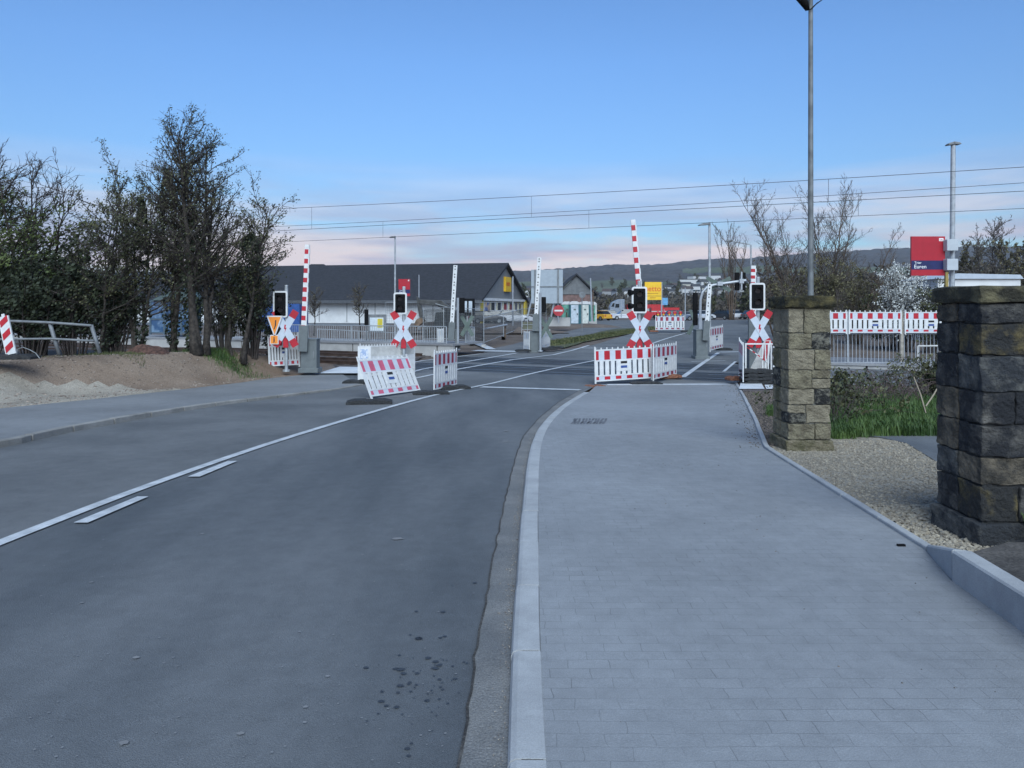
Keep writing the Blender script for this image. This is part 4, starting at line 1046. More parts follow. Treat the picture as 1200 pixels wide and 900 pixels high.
# ------------------------------------------------------------------ buildings
ROOF = mat('dark_roof', (.026, .027, .032), .85, var=.2, scale=2.5, bump=.3, bscale=6)
ROOFL = mat('grey_roof', (.13, .135, .14), .8, var=.1)
WALLW = mat('white_render', (.60, .60, .60), .85, var=.06, scale=1)
CLAD = mat('grey_cladding', (.19, .195, .20), .7, var=.05)
FASC = mat('fascia', (.07, .075, .085), .6)
p0 = Vector((-3.7, 88, 0)); p1 = Vector((1.62, 111, 0)); Mb = frame_from(p0, p1); Mb.translation.z = zg(95)-.1
t = Thing('supermarket', 'long low supermarket with dark roof and grey gable with yellow sign', 'supermarket', Mb)
Wd = (p1-p0).length; Ln = 47; ze = 3.0; za = 7.3
mb = MB(); mb.box(0, Wd, 0, Ln, 0, ze)
for i in range(12):
    q = 2+i*3.6; mb.box(-.03, -.001, q, q+.06, .2, ze-.1, 1)
t.part('wall', mb, [WALLW, FASC])
mb = MB(); mb.prism([(-.2, ze+.01), (Wd+.2, ze+.01), (Wd/2, za)], (-.12, .25)); g_ = t.part('gable', mb, CLAD)
mb = MB()
for sgn, a, b in ((0, -1.2, Wd/2), (1, Wd+1.2, Wd/2)):
    za0 = ze-.45
    vs = [(a, -.6, za0+.02), (b, -.6, za+.12), (b, Ln, za+.12), (a, Ln, za0+.02), (a, -.6, za0+.28), (b, -.6, za+.42), (b, Ln, za+.42), (a, Ln, za0+.28)]
    f = [(0, 1, 2, 3), (7, 6, 5, 4), (0, 4, 5, 1), (1, 5, 6, 2), (2, 6, 7, 3), (3, 7, 4, 0)]
    mb.add(vs, f)
t.part('roof', mb, ROOF)
mb = MB(); mb.box(-1.25, -1.0, -.6, Ln, ze-.55, ze-.2); t.part('gutter_board', mb, FASC)
mb = MB(); mb.box(-.3, Wd+.2, -.35, -.125, ze-.25, ze+.06); t.part('canopy_band', mb, WALLW)
wi = 0
for q in (5.0, 8.2, 11.4, 14.6, 17.8, 20.4):
    mb = MB(); mb.box(q, q+1.7, -.05, -.001, .2, 2.55); w_ = t.part('window', mb, GLASSD)
    mb = MB(); mb.box(q-.5, q-.12, -.12, -.001, 0, 2.7); t.part('post', mb, mat('cream_post', (.5, .48, .36), .7) if q == 5.0 else bpy.data.materials['cream_post'])
mb = MB(); mb.box(2.2, 4.2, -.14, -.001, .3, 2.6); t.part('poster_wall', mb, mat('colour_posters', (.10, .14, .30), .6, col2=(.5, .36, .25), scale=.9, thr=(.45, .55)))
mb = MB(); mb.box(.3, 1.2, -.14, -.001, 0, 2.9); mb.box(Wd-.4, Wd+.9, -.4, -.13, 0, 2.9) ; t.part('yellow_panel', mb, mat('yellow_panel', (.55, .42, .05), .6))
mb = MB(); mb.box(Wd*.47, Wd*.60, -.42, -.13, 4.0, 5.9); sg = t.part('store_sign', mb, YEL)
text_part('netto', .95, Matrix.Translation((Wd*.48, -.44, 4.75)) @ TXTROT, 'lettering', TXTR, sg)
t = Thing('hip_roof_building', 'dark hip-roofed block rising behind the left end of the supermarket', 'building', D(370, 372, 118))
c = D(372, 372, 121); mb = MB(); mb.box(c.x-8, c.x+9, c.y-6, c.y+6, -.3, 3.2); t.part('wall', mb, WALLW, local=False)
mb = MB(); a = 9.3; mb.add([(c.x-a, c.y-7, 3.1), (c.x+a+.5, c.y-7, 3.1), (c.x+a+.5, c.y+7, 3.1), (c.x-a, c.y+7, 3.1), (c.x-1, c.y, 8.55), (c.x+1, c.y, 8.55)], [(0, 1, 5, 4), (1, 2, 5), (2, 3, 4, 5), (3, 0, 4), (3, 2, 1, 0)]); t.part('roof', mb, ROOF, local=False)
def gable_house(label, px0, px1, apex, eave, basepy, d, wallm, roofm, depth=12, name='house', winm=None, group=None):
    a, b = D(px0, eave, d), D(px1, eave, d); zb = zg(d)-.2; zA = D((px0+px1)/2, apex, d).z
    t = Thing(name, label, 'house', Matrix.Translation((a.x, a.y, zb)), group); w = b.x-a.x; he = a.z-zb; ha = zA-zb
    mb = MB(); mb.box(.3, w-.3, 0, depth, 0, he); t.part('wall', mb, wallm)
    mb = MB(); mb.prism([(0, he+.01), (w, he+.01), (w/2, ha)], (-.1, .2)); t.part('gable', mb, ROOFL)
    mb = MB()
    for x0_, s_ in ((-.4, 1), (w+.4, -1)):
        z0_ = he-.15; vs = [(x0_, -.5, z0_), (w/2, -.5, ha+.05), (w/2, depth, ha+.05), (x0_, depth, z0_)]; vs += [(x, y, z+.25) for x, y, z in vs]
        mb.add(vs, [(0, 1, 2, 3), (7, 6, 5, 4), (0, 4, 5, 1), (1, 5, 6, 2), (2, 6, 7, 3), (3, 7, 4, 0)])
    t.part('roof', mb, roofm)
    for i in range(3): mb = MB(); q = w*(.15+.26*i); mb.box(q, q+w*.14, -.05, -.001, he*.25, he*.75); t.part('window', mb, GLASSD)
    return t
gable_house('grey gabled hall behind the portable toilets', 654, 697, 323, 345, 375, 102, mat('brick_pink', (.16, .10, .09), .85, var=.2, scale=2), ROOF)

# far houses on the hillside
rh = random.Random(21); HW = [mat('house_white', (.50, .50, .50), .85, var=.05), mat('house_cream', (.40, .38, .33), .85), mat('house_grey', (.28, .28, .28), .85)]
HR = [mat('roof_slate', (.05, .05, .055), .85), mat('roof_brown', (.075, .055, .05), .85)]
spots = [(772, 343), (779, 340), (785, 344), (790, 338), (797, 342), (803, 336), (806, 344), (811, 333), (815, 340), (819, 328), (824, 334), (828, 342), (830, 327), (836, 336), (842, 343), (847, 330), (853, 338), (858, 333), (866, 341), (874, 336), (884, 331), (895, 338), (903, 334), (735, 342), (742, 345), (748, 341), (727, 346), (610, 341), (618, 345), (602, 346), (712, 345)]
for i, (a, b) in enumerate(spots):
    d, z = on_hill(a, b+3); w = rh.uniform(5, 9); h = rh.uniform(3, 5); x = (a-600)/900*d; rot = Matrix.Rotation(rh.uniform(-.6, .6), 4, 'Z')
    big = i in (7, 9, 12)
    if big: w, h = 24, 6
    t = Thing('hillside_house', 'small pale house among many on the distant slope' if not big else 'long white flat-roofed block on the distant slope', 'house', Matrix.Translation((x, d, z-1)) @ rot, 'houses on the distant hillside')
    mb = MB(); mb.box(-w/2, w/2, -4, 4, -2, h+1); wl_ = t.part('wall', mb, HW[0 if big else rh.choice((0, 0, 1, 2))])
    mb = MB()
    if big: mb.box(-w/2-.3, w/2+.3, -4.3, 4.3, h+1.01, h+1.5)
    else: mb.prism([(-4.3, h+1.01), (4.3, h+1.01), (0, h+2.9)], (-w/2-.4, w/2+.4), 0, Matrix.Rotation(PI/2, 4, 'Z'))
    t.part('roof', mb, HR[rh.randrange(2)] if not big else HR[0])
    for q in (-.3, 0, .3): mb = MB(); mb.box(w*q-.8, w*q+.8, -4.06, -4.01, h*.35, h*.62); t.part('window', mb, GLASSD)

# ------------------------------------------------------------------ vehicles
GLC = mat('car_glass', (.015, .02, .025), .1, spec=.8); TYRE = mat('tyre', (.015, .015, .016), .8); RIM = mat('rim', (.3, .31, .32), .4, metal=.6)
def car(label, c, ang, paint, L=4.3, H=1.5, W_=1.78, kind='hatch'):
    M = Matrix.Translation(c) @ Matrix.Rotation(ang, 4, 'Z'); t = Thing('parked_car', label, 'car', M, 'cars parked beyond the crossing'); h = L/2
    body = [(-h, .32), (-h+.1, .28), (h-.12, .28), (h, .38), (h-.02, .62), (h-.35, .80), (h-1.15, .92), (-h+.35, .95), (-h+.05, .85)]
    mb = MB(); n = len(body); 
    ins = lambda z: .10 if z > .8 else 0
    vs = [Vector((a, -W_/2+ins(b), b)) for a, b in body]+[Vector((a, W_/2-ins(b), b)) for a, b in body]
    mb.add(vs, [tuple(range(n)), tuple(range(2*n-1, n-1, -1))]+[(i, i+n, (i+1) % n+n, (i+1) % n) for i in range(n)]); bo = t.part('body', mb, paint, bev=.04)
    cabn = [(-h+.28, .93), (-h+.62, H-.08), (-h+1.2, H), (h-2.1, H-.02), (h-1.2, .91)]; n = 5
    mb = MB(); q = lambda z: .12 if z < 1.1 else .30
    vs = [Vector((a, -W_/2+q(b), b)) for a, b in cabn]+[Vector((a, W_/2-q(b), b)) for a, b in cabn]
    mb.add(vs, [tuple(range(n)), tuple(range(2*n-1, n-1, -1))]+[(i, i+n, (i+1) % n+n, (i+1) % n) for i in range(n)]); t.part('windows', mb, GLC, bev=.03)
    mb = MB(); mb.box(-h+.75, h-1.75, -W_/2+.30, W_/2-.30, H-.05, H+.015); t.part('roof', mb, paint, bev=.02)
    for sx in (-h+.8, h-.85):
        for sy in (-1, 1):
            mb = MB(); mb.tube((sx, sy*(W_/2-.2), .32), (sx, sy*(W_/2+.01), .32), .32, n=16); w_ = t.part('wheel', mb, TYRE)
            mb = MB(); mb.tube((sx, sy*(W_/2+.012), .32), (sx, sy*(W_/2+.02), .32), .19, n=12); t.part('rim', mb, RIM, parent=w_)
    for sy in (-1, 1):
        mb = MB(); mb.box(h-.14, h+.01, sy*.62-.16, sy*.62+.16, .55, .68); t.part('headlight', mb, mat('headlight', (.5, .5, .5), .2) if 'headlight' not in bpy.data.materials else bpy.data.materials['headlight'])
        mb = MB(); mb.box(-h-.01, -h+.1, sy*.66-.1, sy*.66+.1, .62, .82); t.part('rear_light', mb, RED)
    return t
PW = mat('paint_white', (.45, .46, .49), .3, var=.02, spec=.6); PB = mat('paint_blue_grey', (.07, .09, .14), .3, spec=.6); PK = mat('paint_black', (.02, .02, .022), .3, spec=.6); PY = mat('paint_yellow', (.6, .33, .04), .35)
def cpos(p, d): return Vector(((p-600)/900*d, d, zg(d)))
car('white car with a long bonnet parked left of the central signal', cpos(731, 118), PI+.15, PW, 4.4, 1.62)
car('white car half hidden behind a yellow one by the leaning mast', cpos(708, 124), PI+.2, PW, 4.5, 1.5)
car('yellow car parked just behind the leaning mast', cpos(703.5, 114), PI-.9, PY, 3.4, 1.45)
car('blue grey estate car behind the distant barrier', cpos(795, 112), .2, PB, 4.4, 1.5)
car('low white car right of the blue grey estate', cpos(812, 116), -.9, PW, 4.1, 1.25)
car('white hatchback at the far junction right of the gooseneck pole', cpos(863, 128), .25, PW, 4.0, 1.5)
car('dark car under the gooseneck signal arm at the far junction', cpos(843, 122), 2.4, PK, 4.3, 1.45)
car('white pickup-like car in front of the store gable', cpos(603, 88), .1, PW, 4.2, 1.5)
car('white small car left of the other one at the store gable', cpos(585, 90), .3, PW, 3.9, 1.45)
car('dark car parked at the end of the store wall', cpos(571, 84), .2, PK, 4., 1.4)
car('white car seen just right of the distant barrier', cpos(822, 119), .4, PW, 4.2, 1.45)
car('white van-like car between the yellow board pole and the red trailer', cpos(762, 128), .1, PW, 4.4, 1.7)
car('small dark car at the right end of the far junction', cpos(884, 126), .2, PK, 4.1, 1.45)
# truck and trailer
c = cpos(722, 150); t = Thing('truck', 'pale grey truck cab with red trailer behind the white cars', 'truck', Matrix.Translation(c))
mb = MB(); mb.prism([(-1.4, .6), (1.5, .6), (1.5, 3.5), (.4, 3.5), (-.9, 2.9), (-1.35, 1.9)], (-1.2, 1.2)); t.part('cab', mb, mat('truck_grey', (.20, .23, .28), .4), bev=.08)
mb = MB(); mb.prism([(-1.1, 2.05), (-.55, 2.05), (-.45, 2.75), (-.78, 2.75)], (-1.24, -1.201)); mb.prism([(-.35, 1.9), (.45, 1.9), (.45, 2.6), (-.25, 2.6)], (-1.24, -1.201)); t.part('window', mb, GLC)
mb = MB(); mb.box(2.0, 9, -1.25, 1.25, .9, 2.5); t.part('trailer', mb, mat('trailer_red', (.42, .02, .025), .5, var=.15))
for x_ in (-.6, 2.6, 7.5): mb = MB(); mb.tube((x_, -1.25, .5), (x_, 1.25, .5), .5, n=14); t.part('wheel', mb, TYRE)
c = cpos(778, 125); t = Thing('red_trailer', 'open red trailer under the yellow netto board', 'trailer', Matrix.Translation(c)); mb = MB(); mb.box(-2.2, 2.3, -1, 1, .7, 1.9); mb.box(-2.2, 2.3, -1.02, -1.001, 1.2, 1.35, 1); t.part('box', mb, [bpy.data.materials['trailer_red'], WHITED])
for x_ in (-1.2, 1.4): mb = MB(); mb.tube((x_, -1.05, .4), (x_, 1.05, .4), .4, n=14); t.part('wheel', mb, TYRE)
# board sign netto
a, b = D(755.5, 351.5, 86), D(775, 330.5, 86); t = Thing('store_board', 'tall yellow netto board with red lettering on a pole', 'sign', Matrix.Translation((b.x, a.y, zg(86)))); zo = zg(86)
mb = MB(); mb.box(a.x-b.x, 0, -.1, .1, a.z-zo, b.z-zo); bd = t.part('board', mb, YEL)
mb = MB(); mb.box(a.x-b.x, 0, -.112, -.101, a.z-zo+.42, a.z-zo+.46); t.part('divider', mb, TXTK)
mb = MB(); mb.tube((.05, .1, 0), (.05, .1, b.z-zo), .09, n=8); t.part('pole', mb, ALU)
text_part('netto', .86, Matrix.Translation(((a.x-b.x)/2-.06, -.115, a.z-zo+.98)) @ TXTROT, 'lettering', TXTR, bd, align='CENTER')
mb = MB(); mb.box((a.x-b.x)*.85, (a.x-b.x)*.2, -.112, -.101, a.z-zo+.70, a.z-zo+.76); mb.box((a.x-b.x)*.7, (a.x-b.x)*.35, -.112, -.101, a.z-zo+.2, a.z-zo+.27); t.part('small_print', mb, mat('ochre_print', (.35, .16, .01), .5), parent=bd)
a, b = D(775, 352, 100), D(782.5, 349, 100)
t = Thing('blue_sign', 'small blue and white sign right of the yellow netto board', 'sign', Matrix.Translation((a.x, a.y, zg(100)))); mb = MB(); mb.box(0, b.x-a.x, -.05, .05, a.z-.6-zg(100), b.z-zg(100), 0); t.part('panel', mb, mat('sky_blue', (.12, .3, .5), .5)); mb = MB(); mb.tube((.4, .1, 0), (.4, .1, 1.6), .05, n=6); t.part('pole', mb, ALU)

# portable toilets
def toilet(label, p, d, c1, c2):
    t = Thing('portable_toilet', label, 'portable toilet', Matrix.Translation(cpos(p, d)), 'portable toilets in a row')
    mb = MB(); mb.box(-.52, .52, 0, 1.1, .1, 2.05); mb.box(-.56, .56, -.04, 1.14, 0, .1); t.part('body', mb, c1, bev=.04)
    mb = MB(); mb.prism([(-.56, 2.051), (.56, 2.051), (.45, 2.25), (.2, 2.36), (-.2, 2.36), (-.45, 2.25)], (-.04, 1.14)); t.part('roof', mb, HW[0])
    mb = MB(); mb.box(-.36, .36, -.045, -.001, .16, 1.98); dr = t.part('door', mb, c2); mb = MB(); mb.box(.22, .30, -.07, -.046, 1.0, 1.15); t.part('latch', mb, BLACK, parent=dr)
    mb = MB(); mb.box(-.12, .12, -.052, -.046, 1.45, 1.6); t.part('plate', mb, GREENBK, parent=dr)
TEAL = mat('teal', (.02, .09, .11), .5); MINT = mat('mint', (.10, .26, .20), .5, var=.3, scale=2); PALE = mat('pale_panel', (.40, .45, .50), .5); CRM = mat('cream_panel', (.48, .50, .46), .5)
toilet('green printed portable toilet at the left end of the row', 664.5, 78, MINT, MINT); toilet('teal portable toilet with pale blue door', 673.5, 76, TEAL, PALE)
toilet('teal portable toilet with cream door beside the round sign', 685.5, 76, TEAL, CRM); toilet('green and white portable toilet at the right end of the row', 693.5, 79, CRM, MINT)

# big road sign seen from the back, round signs
t = Thing('direction_sign', 'large pale road direction sign seen from the back on two leaning posts', 'road sign', Matrix.Translation(D(640, 382, 58)))
a, b = D(622.5, 355.5, 58), D(659.5, 316, 58); mb = MB(); mb.box(a.x, b.x, a.y-.04, a.y, a.z, b.z); t.part('panel', mb, mat('sign_back_grey', (.30, .34, .38), .6, var=.04), local=False)
mb = MB(); 
for q in (627, 654): c = D(q, 340, 58); mb.box(c.x-.06, c.x+.06, a.y-.12, a.y-.045, a.z, b.z)
mb.box(a.x, b.x, a.y-.10, a.y-.05, (a.z+b.z)/2-.03, (a.z+b.z)/2+.03); t.part('stiffeners', mb, STEELD, local=False)
for (u0_, v0_, u1_, v1_) in ((654, 318, 654, 376), (618, 372, 626, 340), (645, 376, 652, 340)): mb = MB(); mb.tube(D(u0_, v0_, 58.2), D(u1_, v1_, 58.2), .07, n=8); t.part('post', mb, ALU, local=False)
mb = MB(); c = D(654, 376, 58); mb.box(c.x-.7, c.x+.9, c.y-.4, c.y+.6, c.z-.4, c.z+.25); t.part('base_block', mb, PLW, local=False)
t = Thing('no_entry_sign', 'round red no entry sign with a white bar below the big sign back', 'sign', Matrix.Translation(D(654.5, 378, 57)))
c = D(654.5, 364, 57); mb = MB(); mb.tube((c.x, c.y-.03, c.z), (c.x, c.y, c.z), .40, n=24); f = t.part('disc', mb, mat('no_entry_red', (.35, .03, .04), .5), local=False)
mb = MB(); mb.box(c.x-.30, c.x+.30, c.y-.036, c.y-.031, c.z-.06, c.z+.06); t.part('bar', mb, WHITE, local=False, parent=f)
mb = MB(); mb.tube((c.x, c.y+.05, c.z-.9), (c.x, c.y+.05, c.z+.3), .04, n=8); t.part('pole', mb, ALU, local=False)
t = Thing('round_sign', 'round grey sign back on a thin pole in the turf strip', 'sign', Matrix.Translation(D(682, 394, 52)))
c = D(682.3, 345.5, 52); mb = MB(); mb.tube((c.x, c.y-.02, c.z), (c.x, c.y, c.z), .22, n=20); t.part('disc', mb, STEELD, local=False); mb = MB(); mb.tube(D(682, 394, 52), D(682, 342, 52), .03, n=6); t.part('pole', mb, STEELD, local=False)
for lab, q, y0_, d in (('dark thin post right of the portable toilets', 695, 340, 72), ('short wooden stake left of the toilets', 664, 366, 66)):
    mb = MB(); mb.tube(cpos(q, d), D(q, y0_, d), .06, n=6); single('post', lab, 'post', mb, BARKB, cpos(q, d))

# ------------------------------------------------------------------ building site left of the road
t = Thing('wire_crate', 'grey wire crate with boards behind the far left gate', 'crate', Matrix.Translation(D(611.5, 386, 44)))
a, b = D(611.5, 386, 44), D(625, 369, 44); mb = MB()
for q in (0, .5, 1):
    x_ = lerp(a.x, b.x, q)
    for y_ in (a.y, a.y+.7): mb.tube((x_, y_, a.z-.3), (x_, y_, b.z), .015, n=4)
for q in (0, .33, .66, 1): z_ = lerp(a.z, b.z, q); mb.tube((a.x, a.y, z_), (b.x, a.y, z_), .012, n=4); mb.tube((a.x, a.y+.7, z_), (b.x, a.y+.7, z_), .012, n=4)
t.part('frame', mb, ALU, local=False); mb = MB(); mb.box(a.x+.05, b.x-.05, a.y+.05, a.y+.6, a.z, lerp(a.z, b.z, .5)); t.part('load', mb, mat('olive_box', (.12, .12, .085), .8), local=False)
def site_fence(label, a, b, h=2.0):
    a, b = Vector(a), Vector(b); t = Thing('site_fence', label, 'fence panel', Matrix.Translation(a), 'wire site fence panels'); n = int((b-a).length/.14); up = Vector((0, 0, 1)); mb = MB()
    for i in range(1, n): q = a.lerp(b, i/n); mb.tube(q+up*.12, q+up*(h-.02), .006, n=3, caps=False)
    for i in range(1, 9): z_ = .12+(h-.14)*i/9; mb.tube(a+up*z_, b+up*z_, .006, n=3, caps=False)
    t.part('mesh', mb, STEELD, local=False); mb = MB(); mb.path([a, a+up*h, b+up*h, b, ], .022, 6); mb.tube(a+up*.12, b+up*.12, .02, n=6); t.part('frame', mb, STEEL, local=False)
    for q in (a, b): mb = MB(); mb.box(q.x-.12, q.x+.12, q.y-.35, q.y+.35, q.z-.13, q.z+.02); t.part('foot', mb, PLW, local=False)
    return t
fz = lambda p, d: Vector(((p-600)/900*d, d, zg(d)+.1))
fpts = [(496, 46), (520, 46.5), (553, 45), (567, 43.0)]
labs = ['wire fence panel in front of the excavator body', 'wire fence panel right of the excavator', 'wire fence panel nearest the platform end']
for (a, b), lab in zip(zip(fpts, fpts[1:]), labs): 
    o_ = site_fence(lab, fz(*a), fz(*b), 2.0); A_, B_ = fz(*a), fz(*b); mb = MB(); dv = (B_-A_); nv = Vector((-dv.y, dv.x, 0)).normalized()*.03; up = Vector((0, 0, 1))
    mb.add([A_+nv+up*.15, B_+nv+up*.15, B_+nv+up*1.9, A_+nv+up*1.9, A_+nv*1.2+up*.15, B_+nv*1.2+up*.15, B_+nv*1.2+up*1.9, A_+nv*1.2+up*1.9], [(0, 1, 2, 3), (7, 6, 5, 4), (0, 4, 5, 1), (3, 2, 6, 7), (0, 3, 7, 4), (1, 5, 6, 2)])
    o_.part('netting', mb, mat('dark_netting', (.05, .055, .06), .9, alpha=.38) if 'dark_netting' not in bpy.data.materials else bpy.data.materials['dark_netting'], local=False)
fp2 = [(567, 43.2), (590, 49), (612, 58), (640, 63)]
for (a, b), lab in zip(zip(fp2, fp2[1:]), ('wire fence panel along the cycle path, nearest the road', 'wire fence panel along the cycle path, before the white cars', 'wire fence panel beneath the big sign back')): site_fence(lab, fz(*a), fz(*b), 1.5)
site_fence('wire fence panel in front of the store posters', fz(556, 60), fz(590, 62), 2.0)
site_fence('tall wire fence panel before the white store wall', fz(452, 60), fz(500, 60), 2.0)
t = Thing('railing_bar', 'pale slanting scaffold rail on posts beside the cycle path', 'rail', Matrix.Translation(D(565, 392, 44)))
mb = MB(); mb.tube(D(565, 386, 43.5), D(594, 380.5, 47), .05, n=6); t.part('rail', mb, ALU, local=False)
for q in ((566, 386, 400, 43.5), (592, 381, 396, 47)): mb = MB(); mb.tube(D(q[0], q[1], q[3]), D(q[0], q[2], q[3]), .05, n=6); t.part('post', mb, BARKB, local=False)
def mound(name, label, px_, d, rx, ry, h, m, seed):
    c = cpos(px_, d); mb = MB(); n = 26; vs = []
    for i in range(n+1):
        for j in range(n+1):
            u, v = i/n*2-1, j/n*2-1; r = math.sqrt(u*u+v*v); z = h*max(0, 1-r*r)**1.1*(1+.5*noise.noise(Vector((u*2, v*2, seed))))+.12*h*noise.noise(Vector((u*7, v*7, seed)))-.05
            vs.append((c.x+u*rx, c.y+v*ry, c.z+z))
    mb.add(vs, [(i*(n+1)+j, (i+1)*(n+1)+j, (i+1)*(n+1)+j+1, i*(n+1)+j+1) for i in range(n) for j in range(n)])
    return single(name, label, 'mound', mb, m, c, smooth=True)
mound('earth_mound', 'low brown earth heap behind the fence at the cycle path', 575, 56, 5.5, 3, .40, EARTH, 3)
mound('earth_mound', 'long brown earth heap between the fence and the store', 540, 64, 9, 3, .5, EARTH, 7)
mound('earth_mound', 'low earth strip at the foot of the big sign back', 640, 66, 7, 2.5, .5, EARTH, 9)
# excavator
t = Thing('excavator', 'dark excavator with its bucket arm raised before the white store wall', 'excavator', Matrix.Translation(D(530, 392, 58))); d = 58
dp_ = lambda a, b: (D(a, b, d).x, D(a, b, d).z)
XK = mat('excavator_dark', (.035, .04, .045), .5, var=.3, scale=3); XB = mat('excavator_boom', (.05, .05, .05), .5, var=.3, scale=3)
mb = MB(); mb.prism([dp_(508, 390), dp_(545, 390), dp_(546, 368), dp_(536, 364), dp_(512, 366)], (d-1, d+1)); t.part('body', mb, XK, local=False, bev=.05)
mb = MB(); mb.prism([dp_(540, 370), dp_(556, 370), dp_(556, 350), dp_(543, 350), dp_(540, 356)], (d-.8, d+.6)); cb = t.part('cab', mb, BLACK, local=False, bev=.04)
mb = MB(); mb.prism([dp_(543, 366), dp_(548, 366), dp_(548, 353), dp_(544, 353)], (d-.83, d-.802)); mb.prism([dp_(550, 366), dp_(554, 366), dp_(554, 353), dp_(550, 353)], (d-.83, d-.802)); t.part('window', mb, PALE, local=False, parent=cb)
mb = MB(); mb.prism([dp_(543, 372), dp_(535, 373), dp_(513, 358.5), dp_(518, 352.0)], (d-.35, d+.1)); mb.prism([dp_(518, 352), dp_(513, 358.5), dp_(491, 356), dp_(491, 351)], (d-.34, d+.09)); t.part('boom', mb, XB, local=False, bev=.03)
mb = MB(); mb.prism([dp_(488, 347), dp_(492, 349), dp_(498, 376), dp_(494.5, 379), dp_(491, 368)], (d-.28, d+.12)); t.part('stick', mb, XB, local=False, bev=.03)
mb = MB(); mb.prism([dp_(489, 374), dp_(494, 372), dp_(498.5, 376), dp_(493, 381), dp_(487, 384.5), dp_(486.5, 379)], (d-.55, d+.5)); t.part('bucket', mb, mat('rusty_bucket', (.14, .095, .065), .8, var=.3, scale=3), local=False, bev=.05)
mb = MB(); mb.tube(D(524, 360, d-.5), D(510, 356, d-.5), .05, n=8); t.part('hydraulic_ram', mb, STEELD, local=False)
for y_ in (-1.2, .8): mb = MB(); mb.prism([dp_(508, 396), dp_(512, 399), dp_(542, 399), dp_(546, 396), dp_(545, 391), dp_(509, 391)], (d+y_, d+y_+.45)); t.part('track', mb, TYRE, local=False, bev=.05)
t = Thing('white_storage_unit', 'white rendered low store at the right behind the blackened pillar', 'shed', Matrix.Translation(D(1100, 345, 46)))
a, b = D(1099, 352, 46), D(1196, 327, 46); mb = MB(); mb.box(a.x, b.x, a.y, a.y+4, -.4, b.z); t.part('wall', mb, WALLW, local=False)
mb = MB(); mb.prism([(a.x-.15, b.z+.01), (b.x+.1, b.z+.01), (b.x-.1, D(0, 322, 46).z), (a.x+1.1, D(0, 320.5, 46).z)], (a.y-.15, a.y+4.2)); t.part('roof', mb, mat('white_roof', (.40, .44, .50), .6, var=.04), local=False)
mb = MB(); c = D(1110, 345, 29.2); mb.box(c.x-.06, c.x+.05, c.y, c.y+.1, zg(29), D(0, 319, 29.2).z); single('yellow_post', 'slim yellow post beside the station lamp pole', 'post', mb, mat('dull_yellow', (.35, .26, .08), .6), Vector((c.x, c.y, zg(29))))

# ================================================================== VEGETATION
def rdir(rr): 
    v = Vector((rr.gauss(0, 1), rr.gauss(0, 1), rr.gauss(0, 1))); return v.normalized()
def limb(rr, p, d, Ln, n, wob, up):
    pts = [Vector(p)]; d = Vector(d).normalized()
    for i in range(n):
        d = (d+rdir(rr)*wob+Vector((0, 0, up))).normalized(); pts.append(pts[-1]+d*(Ln/n))
    return pts
def grow(rr, base, H, R, stems=1, r0=.11, lean=(0, 0), first=.25, dens=1., wob=.16, spread=(.5, 1.1), prof=None, twig_r=.008, l3=2, stem_spread=.5, offs=(0, 0)):
    T, Cw, tips = MB(), MB(), []
    prof = prof or (lambda f: 1-.75*max(0, f-.3))
    for s_ in range(stems):
        a = rr.uniform(0, 2*PI); b = Vector(base)+Vector((math.cos(a), math.sin(a), 0))*rr.uniform(0, .12*stems**.5)
        hh = H*rr.uniform(.78, 1.0) if s_ else H
        tgt = Vector((math.cos(a)*R*stem_spread*rr.random()+lean[0], math.sin(a)*R*stem_spread*rr.random()+lean[1], hh)) if stems > 1 else Vector((lean[0], lean[1], hh))
        n = 14; pts = [b]; 
        off = Vector((0, 0, 0))
        for i in range(1, n+1):
            f = i/n; off += Vector((rr.gauss(0, .035*H/n*2), rr.gauss(0, .035*H/n*2), 0))
            pts.append(b+Vector((tgt.x*f**1.3, tgt.y*f**1.3, tgt.z*f))+off)
        rad = [r0*(1-.93*(i/n)**.8)*(1 if s_ == 0 else .75)+.006 for i in range(n+1)]; rad[0] *= 1.35
        T.path(pts, rad, 8)
        nb = int(H*3.6*dens)
        for k in range(nb):
            f = lerp(first, .99, (k+rr.random())/nb); x_ = f*n; i = min(n-1, int(x_)); p = pts[i].lerp(pts[i+1], x_-i)
            Lb = R*prof(f)*rr.uniform(.45, 1.1)
            if Lb < .15: continue
            az = rr.uniform(0, 2*PI); el_ = rr.uniform(*spread); d = Vector((math.cos(az)*math.sin(el_), math.sin(az)*math.sin(el_), math.cos(el_)))
            m = 6; bp = limb(rr, p, d, Lb, m, wob*1.4, .05); br = min(rad[i]*.5, .014+.012*Lb)
            T.path(bp, [br*(1-.8*j/m)+.003 for j in range(m+1)], 5)
            for j in range(1, m+1):
                for _ in range(2):
                    L2 = Lb*.38*rr.uniform(.5, 1.1)*(1.15-.6*j/m); d2 = ((bp[j]-bp[j-1]).normalized()+rdir(rr)*.85+Vector((0, 0, .15))).normalized()
                    q = limb(rr, bp[j], d2, L2, 3, wob*1.8, .06); Cw.path(q, [twig_r*1.5, twig_r*1.2, twig_r, twig_r*.7], 3); tips += q[1:]
                    for _ in range(l3):
                        o = rr.choice(q[1:]); d3 = ((q[-1]-q[0]).normalized()+rdir(rr)*.9).normalized(); w = limb(rr, o, d3, L2*.5*rr.uniform(.5, 1.2), 2, .25, .03)
                        Cw.path(w, [twig_r, twig_r*.8, twig_r*.5], 3); tips += w[1:]
    return T, Cw, tips
